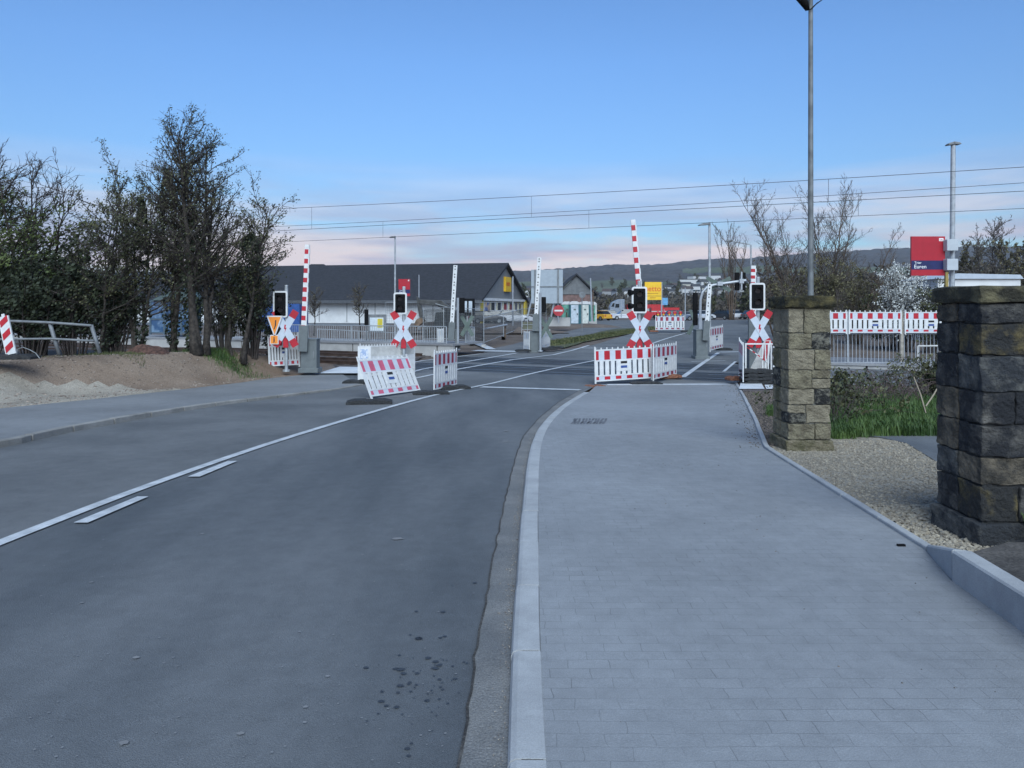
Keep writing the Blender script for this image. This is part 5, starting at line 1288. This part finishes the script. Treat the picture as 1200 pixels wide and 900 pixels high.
def leaves(mb, rr, pts, per, size, jit, mi=0):
    for p in pts:
        k = int(per) + (1 if rr.random() < per-int(per) else 0)
        for _ in range(k):
            c = p+rdir(rr)*jit*rr.random(); n = rdir(rr); a = n.orthogonal().normalized(); b = n.cross(a); s_ = size*rr.uniform(.6, 1.3)
            mb.add([c-a*s_, c-b*s_*.6, c+a*s_, c+b*s_*.6], [(0, 1, 2, 3)], mi)
def ivy_column(rr, pts_r, n, size=.06):
    mb = MB()
    for _ in range(n):
        i = rr.randrange(len(pts_r)-1); f = rr.random(); p = pts_r[i][0].lerp(pts_r[i+1][0], f); r = lerp(pts_r[i][1], pts_r[i+1][1], f)
        a = rr.uniform(0, 2*PI); h = r*rr.uniform(.6, 1.15)*(1+.45*noise.noise(p*2.2+Vector((a, 0, 0)))); c = p+Vector((math.cos(a)*h, math.sin(a)*h, rr.uniform(-.05, .05)))
        leaves(mb, rr, [c], 1, size, .03)
    return mb
def tree(label, base, H, R, cat='tree', name='tree', group=None, tm=BARK, cm=TWIG, lf=None, per=0, lsize=.05, ivy=None, seed=1, maxleaf=99., **kw):
    rr = random.Random(seed); t = Thing(name, label, cat, Matrix.Translation(Vector(base)), group); T, Cw, tips = grow(rr, (0, 0, 0), H, R, **kw)
    t.part('trunk', T, tm, smooth=True); t.part('crown', Cw, cm)
    if lf:
        mb = MB(); zs = sorted(p.z for p in tips); leaves(mb, rr, [p for p in tips if p.z < maxleaf*rr.uniform(.8, 1.1)], per, lsize, .16); t.part('foliage', mb, lf)
    if ivy:
        for iv in ivy: t.part('ivy', ivy_column(rr, [(Vector((x_, y_, z_)), r_) for x_, y_, z_, r_ in iv[0]], iv[1], .055), IVY)
    return t
def bank_base(px_, d): x_ = (px_-600)/900*d; return Vector((x_, d, bank_z(x_, d)-.05))
K = 24/900
hh = lambda py, d: CZ-(py-360)*d/900
def tr(label, px_, d, top, Rpx, **kw):
    b = bank_base(px_, d); return tree(label, b, hh(top, d)-b.z, Rpx*d/900, **kw)
W1 = lambda f: 1.1-.75*max(0, f-.35)
tr('dense green leaved tree at the far left edge', -30, 23, 205, 85, stems=4, r0=.10, dens=1.0, lf=LEAFG, per=1.6, lsize=.05, seed=3, first=.12, spread=(.6, 1.4), prof=W1, twig_r=.006, maxleaf=5.2)
tr('green leaved tree with thin bare top twigs behind the old railing', 42, 23.5, 196, 82, stems=4, r0=.10, dens=1.1, lf=LEAFG, per=1.6, lsize=.05, seed=5, first=.1, spread=(.6, 1.4), maxleaf=4.4, prof=W1, twig_r=.006)
tr('thin half bare tree right of the green leaved trees', 118, 23, 222, 72, stems=3, r0=.07, lf=LEAFD, per=.9, lsize=.035, l3=3, seed=8, first=.22, dens=1.0, spread=(.6, 1.4), prof=W1, twig_r=.0058, ivy=[([(0, 0, 0, .2), (0, 0, 1.6, .3), (.1, 0, 2.4, .12)], 900)])
tr('ivy-clad bare tree with a root mound at its foot', 162, 23.5, 214, 76, stems=4, r0=.075, lf=LEAFD, per=.8, lsize=.035, l3=3, seed=12, first=.25, dens=1.0, stem_spread=.6, spread=(.6, 1.4), prof=W1, twig_r=.0058, ivy=[([(.1, 0, .1, .12), (.1, 0, 2, .26), (.1, 0, 4.0, .2), (.1, 0, 4.8, .05)], 1500)])
tr('tall bare tree second from the right of the left row', 203, 24.2, 158, 70, stems=2, r0=.10, lf=LEAFD, per=.45, lsize=.032, l3=3, seed=15, first=.28, dens=1.35, lean=(-.3, 0), spread=(.55, 1.35), prof=lambda f: 1.1-.72*max(0, f-.3), twig_r=.0058, ivy=[([(0, 0, .3, .15), (-.1, 0, 2.5, .3), (-.15, 0, 4.8, .28), (-.2, 0, 5.8, .05)], 2200)])
tr('thick-trunked wide bare tree with ivy on its right side', 236, 23.6, 160, 84, stems=4, r0=.15, lf=LEAFD, per=.5, lsize=.032, l3=3, seed=19, first=.28, dens=1.2, stem_spread=.55, spread=(.5, 1.3), prof=lambda f: 1.1-.88*max(0, f-.35), lean=(-.1, 0), twig_r=.0058, ivy=[([(-.3, .1, .2, .2), (-.35, .1, 2.0, .32), (-.3, .1, 3.4, .36), (-.3, .1, 4.4, .06)], 2200)])
tr('wide leaning bare tree with an ivy ball, right end of the row', 280, 24.5, 245, 50, stems=4, r0=.075, lf=LEAFD, per=.6, lsize=.035, l3=3, seed=23, first=.25, dens=1.25, lean=(.35, 0), spread=(.5, 1.3), prof=lambda f: 1.0, twig_r=.0058, ivy=[([(.2, 0, 1.6, .15), (.3, 0, 2.8, .32), (.35, 0, 3.6, .34), (.4, 0, 4.1, .08)], 1500)])
# undergrowth
def shrub(label, base, H, R, n_stems=12, lf=IVY, nleaf=5000, lsize=.05, cm=TWIG, seed=1, group=None, name='shrub', shell=.5, cat='shrub', twigs=True, lean=0, ry=None):
    rr = random.Random(seed); t = Thing(name, label, cat, Matrix.Translation(Vector(base)), group); St = MB(); tips = []; ry = ry or R*.7
    for i in range(n_stems):
        a = rr.uniform(0, 2*PI); q = rr.random()**.6; e_ = Vector((math.cos(a)*R*q, math.sin(a)*ry*q, H*rr.uniform(.6, 1.0)*(1-.35*q*q))); p0_ = Vector((math.cos(a)*R*.35*q, math.sin(a)*ry*.35*q, 0))
        pts = [p0_]; 
        for j in range(1, 8): f = j/7; pts.append(p0_.lerp(e_, f)+Vector((rr.gauss(0, .05), rr.gauss(0, .05), math.sin(f*PI)*.1*H))*f)
        St.path(pts, [.022*(1-.75*j/7)+.004 for j in range(8)], 4)
        if twigs:
            for j in range(2, 8):
                for _ in range(3):
                    w = limb(rr, pts[j], (pts[j]-pts[j-1]).normalized()+rdir(rr)*.9, H*.22*rr.uniform(.4, 1.2), 3, .3, .05); St.path(w, [.008, .007, .005, .003], 3); tips += w[1:]
        else: tips += pts[2:]
    t.part('stems', St, cm)
    if nleaf:
        mb = MB(); sd_ = Vector((seed*3.1, 0, 0)); k = 0; cl = [rr.choice(tips)+rdir(rr)*.15 for _ in range(max(10, nleaf//28))]
        for c in cl: leaves(mb, rr, [c], 28, lsize, .24*(H/2.5)**.5)
        t.part('foliage', mb, lf)
    return t
U = 'undergrowth shrubs under the left trees'
for i, (p, d, top, rp, lfm, nl, lab) in enumerate((
    (-20, 22.3, 300, 45, IVY, 9000, 'dark ivy thicket at the far left behind the beacon'),
    (35, 22.5, 290, 42, IVY, 9000, 'dark ivy thicket behind the middle of the old railing'),
    (88, 23, 292, 34, IVY, 7500, 'dark ivy thicket behind the right end of the old railing'),
    (138, 23.6, 318, 24, IVY, 4200, 'dark thicket between the railing and the root mound'),
    (262, 25, 318, 22, LEAFD, 1200, 'brown twiggy shrub just right of the thickest trunk'),
    (296, 25.2, 305, 24, IVY, 3200, 'dense dark twiggy shrub beside the left crossing signal'),
    (322, 26.0, 372, 16, IVY, 1300, 'low dark shrub behind the orange warning signs'))):
    b = bank_base(p, d); shrub(lab, b, hh(top, d)-b.z, rp*d/900, 22, lfm, nl, .055, TWIG if i != 4 else TWIGP, 40+i, name='undergrowth_shrub', group=U)
# small planted trees before the store
for lab, p, d, by, top, rp, sd_ in (('small bare tree with orange tinted twigs before the white store wall', 368, 52, 394, 344, 20, 71), ('small bare round tree before the white store wall, beside the signal board', 421, 50, 396, 338, 19, 72)):
    b = D(p, by, d); tree(lab, b, hh(top, d)-b.z, rp*d/900, name='small_tree', seed=sd_, r0=.055, stems=1, first=.40, dens=2.6, wob=.12, spread=(.5, 1.25), cm=TWIGP, prof=lambda f: 1.1-.5*f, lf=OLIVE, per=.10, lsize=.04, group=None, twig_r=.010)
# right: birches and scrub behind the railing
RB = []
for lab, p, d, top, rp, st, sd_, ln in (('slender bare many-stemmed tree just left of the tall lamp pole', 942, 44, 228, 52, 4, 81, -1.2), ('slender bare many-stemmed tree right of the tall lamp pole', 972, 43, 222, 56, 5, 83, 1.5), ('thin bare arching tree before the blossom bush', 1005, 45, 275, 38, 3, 86, 1.0), ('thin bare tree at the left end of the scrub', 908, 50, 262, 42, 2, 88, -1.2)):
    b = Vector(((p-600)/900*d, d, zg(d))); tree(lab, b, hh(top, d)-b.z, rp*d/900, name='bare_tree', seed=sd_, r0=.065, stems=st, first=.25, dens=.6, wob=.09, spread=(.3, .85), cm=TWIGP, tm=BARKB, stem_spread=1.6, lean=(ln, 0), prof=lambda f: 1.15-.6*f, twig_r=.0065, l3=3)
for i, (lab, p, d, top, rp, lfm, nl, cmm) in enumerate((
    ('olive brown scrub bush at the left end behind the barrier panels', 925, 42, 318, 26, OLIVE, 3500, TWIGP),
    ('tall olive brown scrub bush behind the left barrier panel', 968, 41, 300, 30, OLIVE, 5000, TWIGP),
    ('dark evergreen bush behind the middle barrier panel', 1045, 42, 338, 38, LEAFD, 6500, TWIG),
    ('white blossoming bush left of the red station sign', 1058, 40, 303, 36, BLOSSOM, 9000, TWIG),
    ('pale flowering bush left of the big blossoming bush', 1000, 46, 306, 28, OLIVE, 4500, TWIGP),
    ('dark green bush below the red station sign', 1092, 39, 330, 22, LEAFD, 4200, TWIG))):
    b = Vector(((p-600)/900*d, d, zg(d)-.2)); shrub(lab, b, hh(top, d)-b.z, rp*d/900, 26, lfm, nl, .06 if lfm is not BLOSSOM else .05, cmm, 60+i, name='scrub_bush', group='scrub behind the railing')
for lab, p, d, top, rp, st, sd_, lfm in (('brown bare bushy tree at the right behind the station sign', 1160, 62, 262, 36, 4, 91, None), ('olive leaved bushy tree at the right edge of the view', 1188, 55, 285, 36, 4, 92, OLIVE), ('low brown bare tree between the station sign and the white shed', 1135, 66, 285, 30, 3, 93, OLIVE), ('dark bushy tree beyond the right frame edge', 1222, 60, 275, 34, 3, 94, LEAFD)):
    b = Vector(((p-600)/900*d, d, zg(d)-.1)); tree(lab, b, hh(top, d)-b.z, rp*d/900, name='bushy_tree', seed=sd_, r0=.1, stems=st, first=.12, dens=.8, spread=(.3, 1.1), cm=TWIGP, twig_r=.016, l3=2, lf=lfm, per=.5 if lfm else 0, lsize=.09)
# upright tree behind the junction
b = Vector(((857-600)/900*120, 120, -.3)); tree('tall upright bare tree behind the gooseneck signal', b, hh(263, 120)+.3, 18*120/900, name='upright_tree', seed=97, r0=.13, stems=10, first=.3, dens=.22, wob=.05, spread=(.15, .5), cm=TWIGP, tm=BARKB, stem_spread=1.5, twig_r=.014, l3=1)
# distant trees: three kinds copied over the plain and the slope
protos = []
for k, (cmm, lfm) in enumerate(((TWIGP, None), (TWIG, OLIVE), (TWIGP, LEAFD))):
    protos.append(tree('', (0, -200, -50), 8, 3.4, name='distant_tree', seed=101+k, r0=.2, stems=2, first=.15, dens=.55, cm=cmm, twig_r=.07, l3=1, spread=(.4, 1.2), prof=lambda f: 1.1-.7*f, lf=lfm, per=1.3 if lfm else 0, lsize=.30).o)
rt = random.Random(77); LB = ('bare distant tree among many beyond the crossing', 'olive distant tree among many beyond the crossing', 'dark green distant tree among many beyond the crossing'); used = set()
for i in range(150):
    p = rt.uniform(560, 1240) if i < 120 else rt.uniform(600, 930)
    if i < 55: d = rt.uniform(150, 300); z = -.2; sc = rt.uniform(.45, 1.0)
    else: d = rt.uniform(330, 900); z = hill_z(p, d); sc = rt.uniform(.7, 1.3)
    if p < 870 and d < 300: sc *= .6
    if 600 < p < 700 and d < 330: continue
    k = rt.randrange(3); M_ = Matrix.Translation((((p-600)/900*d), d, z-.3)) @ Matrix.Rotation(rt.uniform(0, 6.28), 4, 'Z') @ Matrix.Diagonal((sc*1.15, sc*1.15, sc, 1))
    if k not in used: o = protos[k]; o.matrix_world = M_; o['label'] = LB[k]; o['group'] = 'distant '+('bare', 'olive', 'dark green')[k]+' trees'; used.add(k)
    else: dup(protos[k], M_)
# hedge mass further off so that the plain does not read as empty
def belt(name, p0_, p1_, d0_, d1_, h, m, seed, n=9000, size=.35):
    rr = random.Random(seed); mb = MB()
    for _ in range(n):
        f = rr.random(); p = lerp(p0_, p1_, f); d = rr.uniform(d0_, d1_); x_ = (p-600)/900*d; top = h*(.55+.6*noise.noise(Vector((x_*.12, d*.1, seed))))+.3*h
        zb = hill_z(p, d) if d > D0 else zg(d)
        leaves(mb, rr, [Vector((x_, d, zb+top*rr.random()))], 1, size, .3)
    return struct(name, mb, m, 'stuff')
SCR = mat('brown_scrub', (.045, .038, .032), .95, col2=(.10, .085, .065), scale=.12)
belt('woods', 560, 930, 160, 200, 2.8, SCR, 5, 9000, .42)
belt('woods', 880, 1260, 75, 110, 6.0, SCR, 6, 26000, .26)
belt('woods', 690, 960, 330, 430, 6., SCR, 7, 9000, .9)

# ---- grass
def blades(name, pts_fn, n, h, m, seed, w=.006, lean=.35):
    rr = random.Random(seed); mb = MB()
    for _ in range(n):
        p = pts_fn(rr)
        if p is None: continue
        a = rr.uniform(0, 2*PI); l_ = Vector((math.cos(a), math.sin(a), 0)); hh_ = h*rr.uniform(.4, 1.2); s_ = l_.cross(Vector((0, 0, 1)))*w
        q1 = p+Vector((0, 0, hh_*.6))+l_*hh_*lean*.35; q2 = p+Vector((0, 0, hh_*.95))+l_*hh_*lean*rr.uniform(.7, 1.6)
        mb.add([p-s_, p+s_, q1+s_*.8, q1-s_*.8, q2], [(0, 1, 2, 3), (3, 2, 4)])
    o = struct(name, mb, m, 'stuff'); return o
GB = mat('grass_blade', (.030, .065, .014), .6, col2=(.075, .125, .03), scale=3)
GB2 = mat('dull_grass_blade', (.05, .065, .022), .7, col2=(.12, .12, .05), scale=3)
def g_right(rr):
    py_ = 466+46*rr.random()**.8; p = rr.uniform(968, 1140); x_, y_ = G(p, py_, .05)
    den = noise.noise(Vector((x_*1.2, y_*1.2, 0)))
    if den < -.25 and rr.random() < .7: return None
    return Vector((x_, y_, zg(y_)+.05))
blades('grass', g_right, 16000, .20, GB, 1, .007)
blades('grass', lambda rr: (lambda q: Vector((q[0], q[1], zg(q[1])+.05)))(G(rr.gauss(985, 12), rr.uniform(500, 515), .05)), 1500, .16, GB, 2)
def g_mulch(rr): x_, y_ = G(rr.gauss(903, 3), rr.uniform(478, 489), .05); return Vector((x_, y_, zg(y_)+.05))
blades('grass', g_mulch, 250, .14, GB, 8)
def g_p1(rr): x_ = rr.uniform(3.9, 5.0); y_ = rr.uniform(5.5, 5.88); return Vector((x_, y_, zg(y_)+.24))
blades('grass', g_p1, 1400, .11, GB, 3)
def g_left(rr):
    p = rr.gauss(258, 20); d = 24.2+rr.gauss(0, .35); x_ = (p-600)/900*d; return Vector((x_, d, bank_z(x_, d)-.01))
blades('grass', g_left, 3000, .14, GB, 4)
def g_left2(rr):
    p = rr.uniform(-40, 170); d = 20.9+rr.random()*1.4; x_ = (p-600)/900*d; return Vector((x_, d, bank_z(x_, d)-.01))
blades('grass', g_left2, 2600, .10, GB2, 5)
def g_strip(rr):
    t_ = rr.random(); lo = (lerp(645, 768, t_), lerp(406, 385.5, t_)); x_, y_ = G(lo[0]+rr.uniform(-6, 6), lo[1]-rr.uniform(0, 6)*(1-t_*.6)); return Vector((x_, y_, zg(y_)))
blades('grass', g_strip, 9000, .13, GB2, 6, .02)
# ---- brambles by the right verge
rb = random.Random(9)
def bramble(label, px0, px1, py0, py1, n, h, seed, lf=400, m=TWIG):
    rr = random.Random(seed); bx, by = G((px0+px1)/2, (py0+py1)/2, .05); t = Thing('bramble', label, 'bramble', (bx, by, zg(by)+.05)); mb = MB(); tips = []
    for _ in range(n):
        x0_, y0_ = G(rr.uniform(px0, px1), rr.uniform(py0, py1), .05); a = rr.uniform(0, 2*PI); L_ = rr.uniform(.5, 1.6); hh_ = h*rr.uniform(.3, 1.1); pts = []
        for j in range(9): f = j/8; pts.append(Vector((x0_+math.cos(a)*L_*f+rr.gauss(0, .02), y0_+math.sin(a)*L_*f*.6, zg(y0_)+.05+hh_*math.sin(f*PI*rr.uniform(.75, .9))+rr.gauss(0, .012))))
        r = rr.uniform(.004, .009); mb.path(pts, [r*(1-.5*j/8) for j in range(9)], 4); tips += pts[2:]
    t.part('stems', mb, m, local=False)
    if lf: mb = MB(); leaves(mb, rr, [rr.choice(tips) for _ in range(lf)], 3, .035, .12); t.part('foliage', mb, LEAFD, local=False)
    return t
bramble('tangle of brown brambles above the bright grass between the pillars', 1000, 1085, 460, 476, 120, .62, 1, 70, mat('bramble_stem', (.085, .06, .055), .9, var=.3))
bramble('leafy dark bramble growing against the right side of the sandstone pillar', 968, 992, 478, 505, 50, .8, 2, 500)
bramble('leafy dark bramble beside the left side of the blackened pillar', 1082, 1110, 455, 472, 45, .85, 3, 500)
shrub('dark green shrub between the sandstone pillar and the railing', Vector((*G(984, 480, .05), zg(14))), .75, .28, 10, LEAFD, 1500, .035, TWIG, 5, name='small_shrub')
shrub('dark green shrub beside the blackened pillar under the railing', Vector((*G(1100, 470, .05), zg(16))), 1.0, .4, 12, LEAFD, 2200, .04, TWIG, 6, name='small_shrub')
t = Thing('dead_branch', 'pale bare dead sticks leaning in the brambles near the blackened pillar', 'branch', Matrix.Translation(D(1083, 485, 13)))
for a, b in (((1071, 442), (1085, 484)), ((1102, 448), (1085, 476))): mb = MB(); mb.path([D(a[0], a[1], 13.2), D((a[0]+b[0])/2+1, (a[1]+b[1])/2, 13.1), D(b[0], b[1], 13)], [.008, .013, .010], 6); t.part('stick', mb, mat('pale_stick', (.30, .25, .19), .9) if 'pale_stick' not in bpy.data.materials else bpy.data.materials['pale_stick'], local=False)

# ---- stones, stains, litter on the ground
def in_poly(x, y, P):
    c = False; j = len(P)-1
    for i in range(len(P)):
        if (P[i][1] > y) != (P[j][1] > y) and x < (P[j][0]-P[i][0])*(y-P[i][1])/(P[j][1]-P[i][1])+P[i][0]: c = not c
        j = i
    return c
def pebbles(name, fn, n, smin, smax, m, seed):
    rr = random.Random(seed); mb = MB(); k = 0
    while k < n:
        p = fn(rr)
        if p is None: continue
        k += 1; s_ = rr.uniform(smin, smax)*(1 if rr.random() < .85 else 1.6); a = rr.uniform(0, 6.28)
        M_ = Matrix.Translation(p) @ Matrix.Rotation(a, 4, 'Z') @ Matrix.Rotation(rr.uniform(-.4, .4), 4, 'X')
        vs = [M_ @ Vector((x_*s_*rr.uniform(.7, 1.1), y_*s_*.75*rr.uniform(.7, 1.1), z_*s_*.5*rr.uniform(.8, 1.1))) for x_, y_, z_ in ((-.6, -.6, -.5), (.6, -.6, -.5), (.6, .6, -.5), (-.6, .6, -.5), (-1, 0, .1), (0, -1, .1), (1, 0, .1), (0, 1, .1), (0, 0, 1))]
        mb.add(vs, [(0, 1, 5), (1, 2, 6), (2, 3, 7), (3, 0, 4), (0, 5, 4), (1, 6, 5), (2, 7, 6), (3, 4, 7), (4, 5, 8), (5, 6, 8), (6, 7, 8), (7, 4, 8)])
    return struct(name, mb, m, 'stuff')
PEB = mat('limestone_chips', (.16, .135, .105), .9, col2=(.36, .32, .255), scale=28, thr=(.35, .65)); PEBD = mat('dark_chips', (.04, .035, .03), .9, col2=(.16, .13, .11), scale=28)
def f_g(rr):
    x_ = rr.uniform(3.1, 6.3); y_ = rr.uniform(5.7, 11.3)
    if not in_poly(x_, y_, gravel_poly): return None
    return Vector((x_, y_, zg(y_)+.056))
pebbles('gravel', f_g, 9000, .010, .020, PEB, 1)
def f_g2(rr):
    x_ = rr.uniform(3.1, 4.4); y_ = rr.uniform(5.6, 7.2); return Vector((x_, y_, zg(y_)+.062)) if in_poly(x_, y_, gravel_poly) else None
pebbles('gravel', f_g2, 1400, .018, .032, PEB, 2)
def f_kerb(rr):
    i = rr.randrange(8, len(kerb_out)-4); a_, b_ = Vector(kerb_out[i]), Vector(kerb_out[i+1]); p = a_.lerp(b_, rr.random())
    if p.y < 1: return None
    return Vector((p.x-abs(rr.gauss(.0, .035))-.01, p.y, zg(p.y)+.014))
pebbles('gutter_grit', f_kerb, 900, .002, .006, mat('grit', (.12, .10, .085), .9, col2=(.32, .29, .26), scale=60), 3)
pebbles('mulch_bits', lambda rr: (lambda x_, y_: Vector((x_, y_, zg(y_)+.06)) if in_poly(x_, y_, dp) else None)(rr.uniform(3.6, 8), rr.uniform(10.4, 19.5)), 2600, .015, .035, PEBD, 4)
def f_dirt(rr):
    y_ = rr.uniform(12, 25); x_ = edge_x(y_)-rr.random()**1.3*6; return Vector((x_, y_, bank_z(x_, y_)))
pebbles('dirt_stones', f_dirt, 5000, .012, .035, mat('dirt_clods', (.10, .075, .06), .95, col2=(.30, .25, .21), scale=12), 5)
pebbles('pavement_crumbs', lambda rr: (lambda x_, y_: Vector((x_, y_, zg(y_)+pav_off(x_, y_)+.002)) if x_ < 3.0+rr.random() and rr.random() < .6 else None)(lerp(.3, 3.4, rr.random()**.6), rr.uniform(2.6, 13)), 110, .003, .008, PEBD, 6)
def f_edge(rr):
    i = rr.randrange(5, len(PR)-1); p = PR[i].lerp(PR[i+1], rr.random()); return Vector((p.x-abs(rr.gauss(0, .16))-.02, p.y, zg(p.y)+pav_off(p.x, p.y)+.004))
pebbles('pavement_crumbs', f_edge, 240, .006, .016, PEBD, 7)
def blobs(name, lst, m, off, seed):
    rr = random.Random(seed); mb = MB()
    for (p, q, r) in lst:
        x_, y_ = G(p, q, off); n = 12; vs = [(x_+r*math.cos(2*PI*i/n)*rr.uniform(.75, 1.2), y_+r*.8*math.sin(2*PI*i/n)*rr.uniform(.75, 1.2)) for i in range(n)]
        mb.add([(a, b, zg(b)+off) for a, b in vs], [tuple(range(n))])
    return struct(name, mb, m)
rs = random.Random(4)
wet = [(491, 748, .02), (488, 716, .012), (516, 747, .012)]+[(400+a/3, 600+b/3, r) for a, b, r in ((272, 443, .021), (363, 436, .012), (305, 512, .019), (332, 525, .018), (345, 537, .016), (331, 548, .018), (210, 552, .022), (192, 550, .016), (218, 567, .016), (266, 566, .013), (345, 587, .011), (400, 585, .011), (207, 610, .018), (143, 630, .010), (200, 634, .010), (302, 662, .014), (140, 664, .015), (158, 680, .011), (194, 685, .014), (87, 546, .014), (240, 598, .010), (358, 350, .016), (470, 248, .014), (390, 257, .008), (233, 830, .012), (236, 856, .010), (345, 656, .008))]
wet += [(rs.gauss(500, 28), rs.gauss(800, 28), rs.uniform(.004, .009)) for _ in range(45)]
blobs('wet_spots', wet, mat('wet_asphalt', (.038, .040, .045), .5, var=.1), .0115, 1)
pale = [(466, 631, .045), (160, 770, .018), (145, 870, .02), (282, 859, .016), (358, 828, .014), (351, 740, .010), (237, 625, .016), (96, 706, .014), (107, 682, .015), (357, 846, .01), (593, 505, .05), (592, 517, .05), (384, 792, .012), (425, 650, .01), (436, 639, .009)]
pale += [(rs.uniform(30, 560), rs.uniform(560, 895), rs.uniform(.003, .007)) for _ in range(170)]
blobs('pale_road_spots', pale, mat('chewed_gum_grey', (.20, .20, .205), .8, var=.1), .0118, 2)
# dark sprayed marks on the walkway
rm = random.Random(6); mk = []
for i in range(11):
    p = 671+i*3.7; a_ = G(p-1.6, 497, pv); b_ = G(p+2.2+rm.uniform(-1, 1), 490.5, pv); mk.append(([a_, ((a_[0]+b_[0])/2+rm.uniform(-.03, .03), (a_[1]+b_[1])/2), b_], .035))
    if i % 2: q0_ = G(p-1, 496, pv); q1_ = G(p+2.5, 494, pv); mk.append(([q0_, q1_], .05))
    if i % 3 == 0: q0_ = G(p+1, 491.5, pv); q1_ = G(p+4, 491, pv); mk.append(([q0_, q1_], .05))
ribbons('sprayed_marks', mk, lambda x, y: pv(x, y)+.004, mat('spray_grey', (.13, .135, .15), .8, var=.2))
mb = MB(); x_, y_ = G(1056, 640, pv); mb.box(x_-.03, x_+.03, y_-.012, y_+.012, zg(y_)+.061, zg(y_)+.075); single('litter', 'small dark bit of litter on the walkway before the retaining kerb', 'litter', mb, BLACK, (x_, y_, zg(y_)+.06))
# rope-like twigs at the trunk foot; root mound
rmnd = bank_base(172, 22.8); mb = MB(); n = 18; vs = []
for i in range(n+1):
    for j in range(n+1):
        u, v = i/n*2-1, j/n*2-1; r = min(1, math.sqrt(u*u+v*v)); vs.append((rmnd.x+u*.7, rmnd.y+v*.6, bank_z(rmnd.x+u*.7, rmnd.y+v*.6)-.04+.30*(1-r*r)*(1+.4*noise.noise(Vector((u*3, v*3, 1))))))
mb.add(vs, [(i*(n+1)+j, (i+1)*(n+1)+j, (i+1)*(n+1)+j+1, i*(n+1)+j+1) for i in range(n) for j in range(n)])
single('root_mound', 'reddish brown heap of soil at the foot of the ivy-clad tree', 'mound', mb, mat('red_soil', (.085, .045, .035), .95, var=.4, scale=12, bump=1.), rmnd)

# ------------------------------------------------------------------ the air
hz = MB(); hz.box(-3400, 3400, -30, 2500, -340, 260)
hm = bpy.data.materials.new('haze'); hm.use_nodes = True; hn = hm.node_tree.nodes; hn.remove(hn['Principled BSDF'])
pvn = hn.new('ShaderNodeVolumePrincipled'); pvn.inputs['Color'].default_value = (.80, .90, 1, 1); pvn.inputs['Density'].default_value = .00012; pvn.inputs['Anisotropy'].default_value = 0
hm.node_tree.links.new(pvn.outputs[0], hn['Material Output'].inputs['Volume'])
ho = struct('haze', hz, hm, 'stuff')
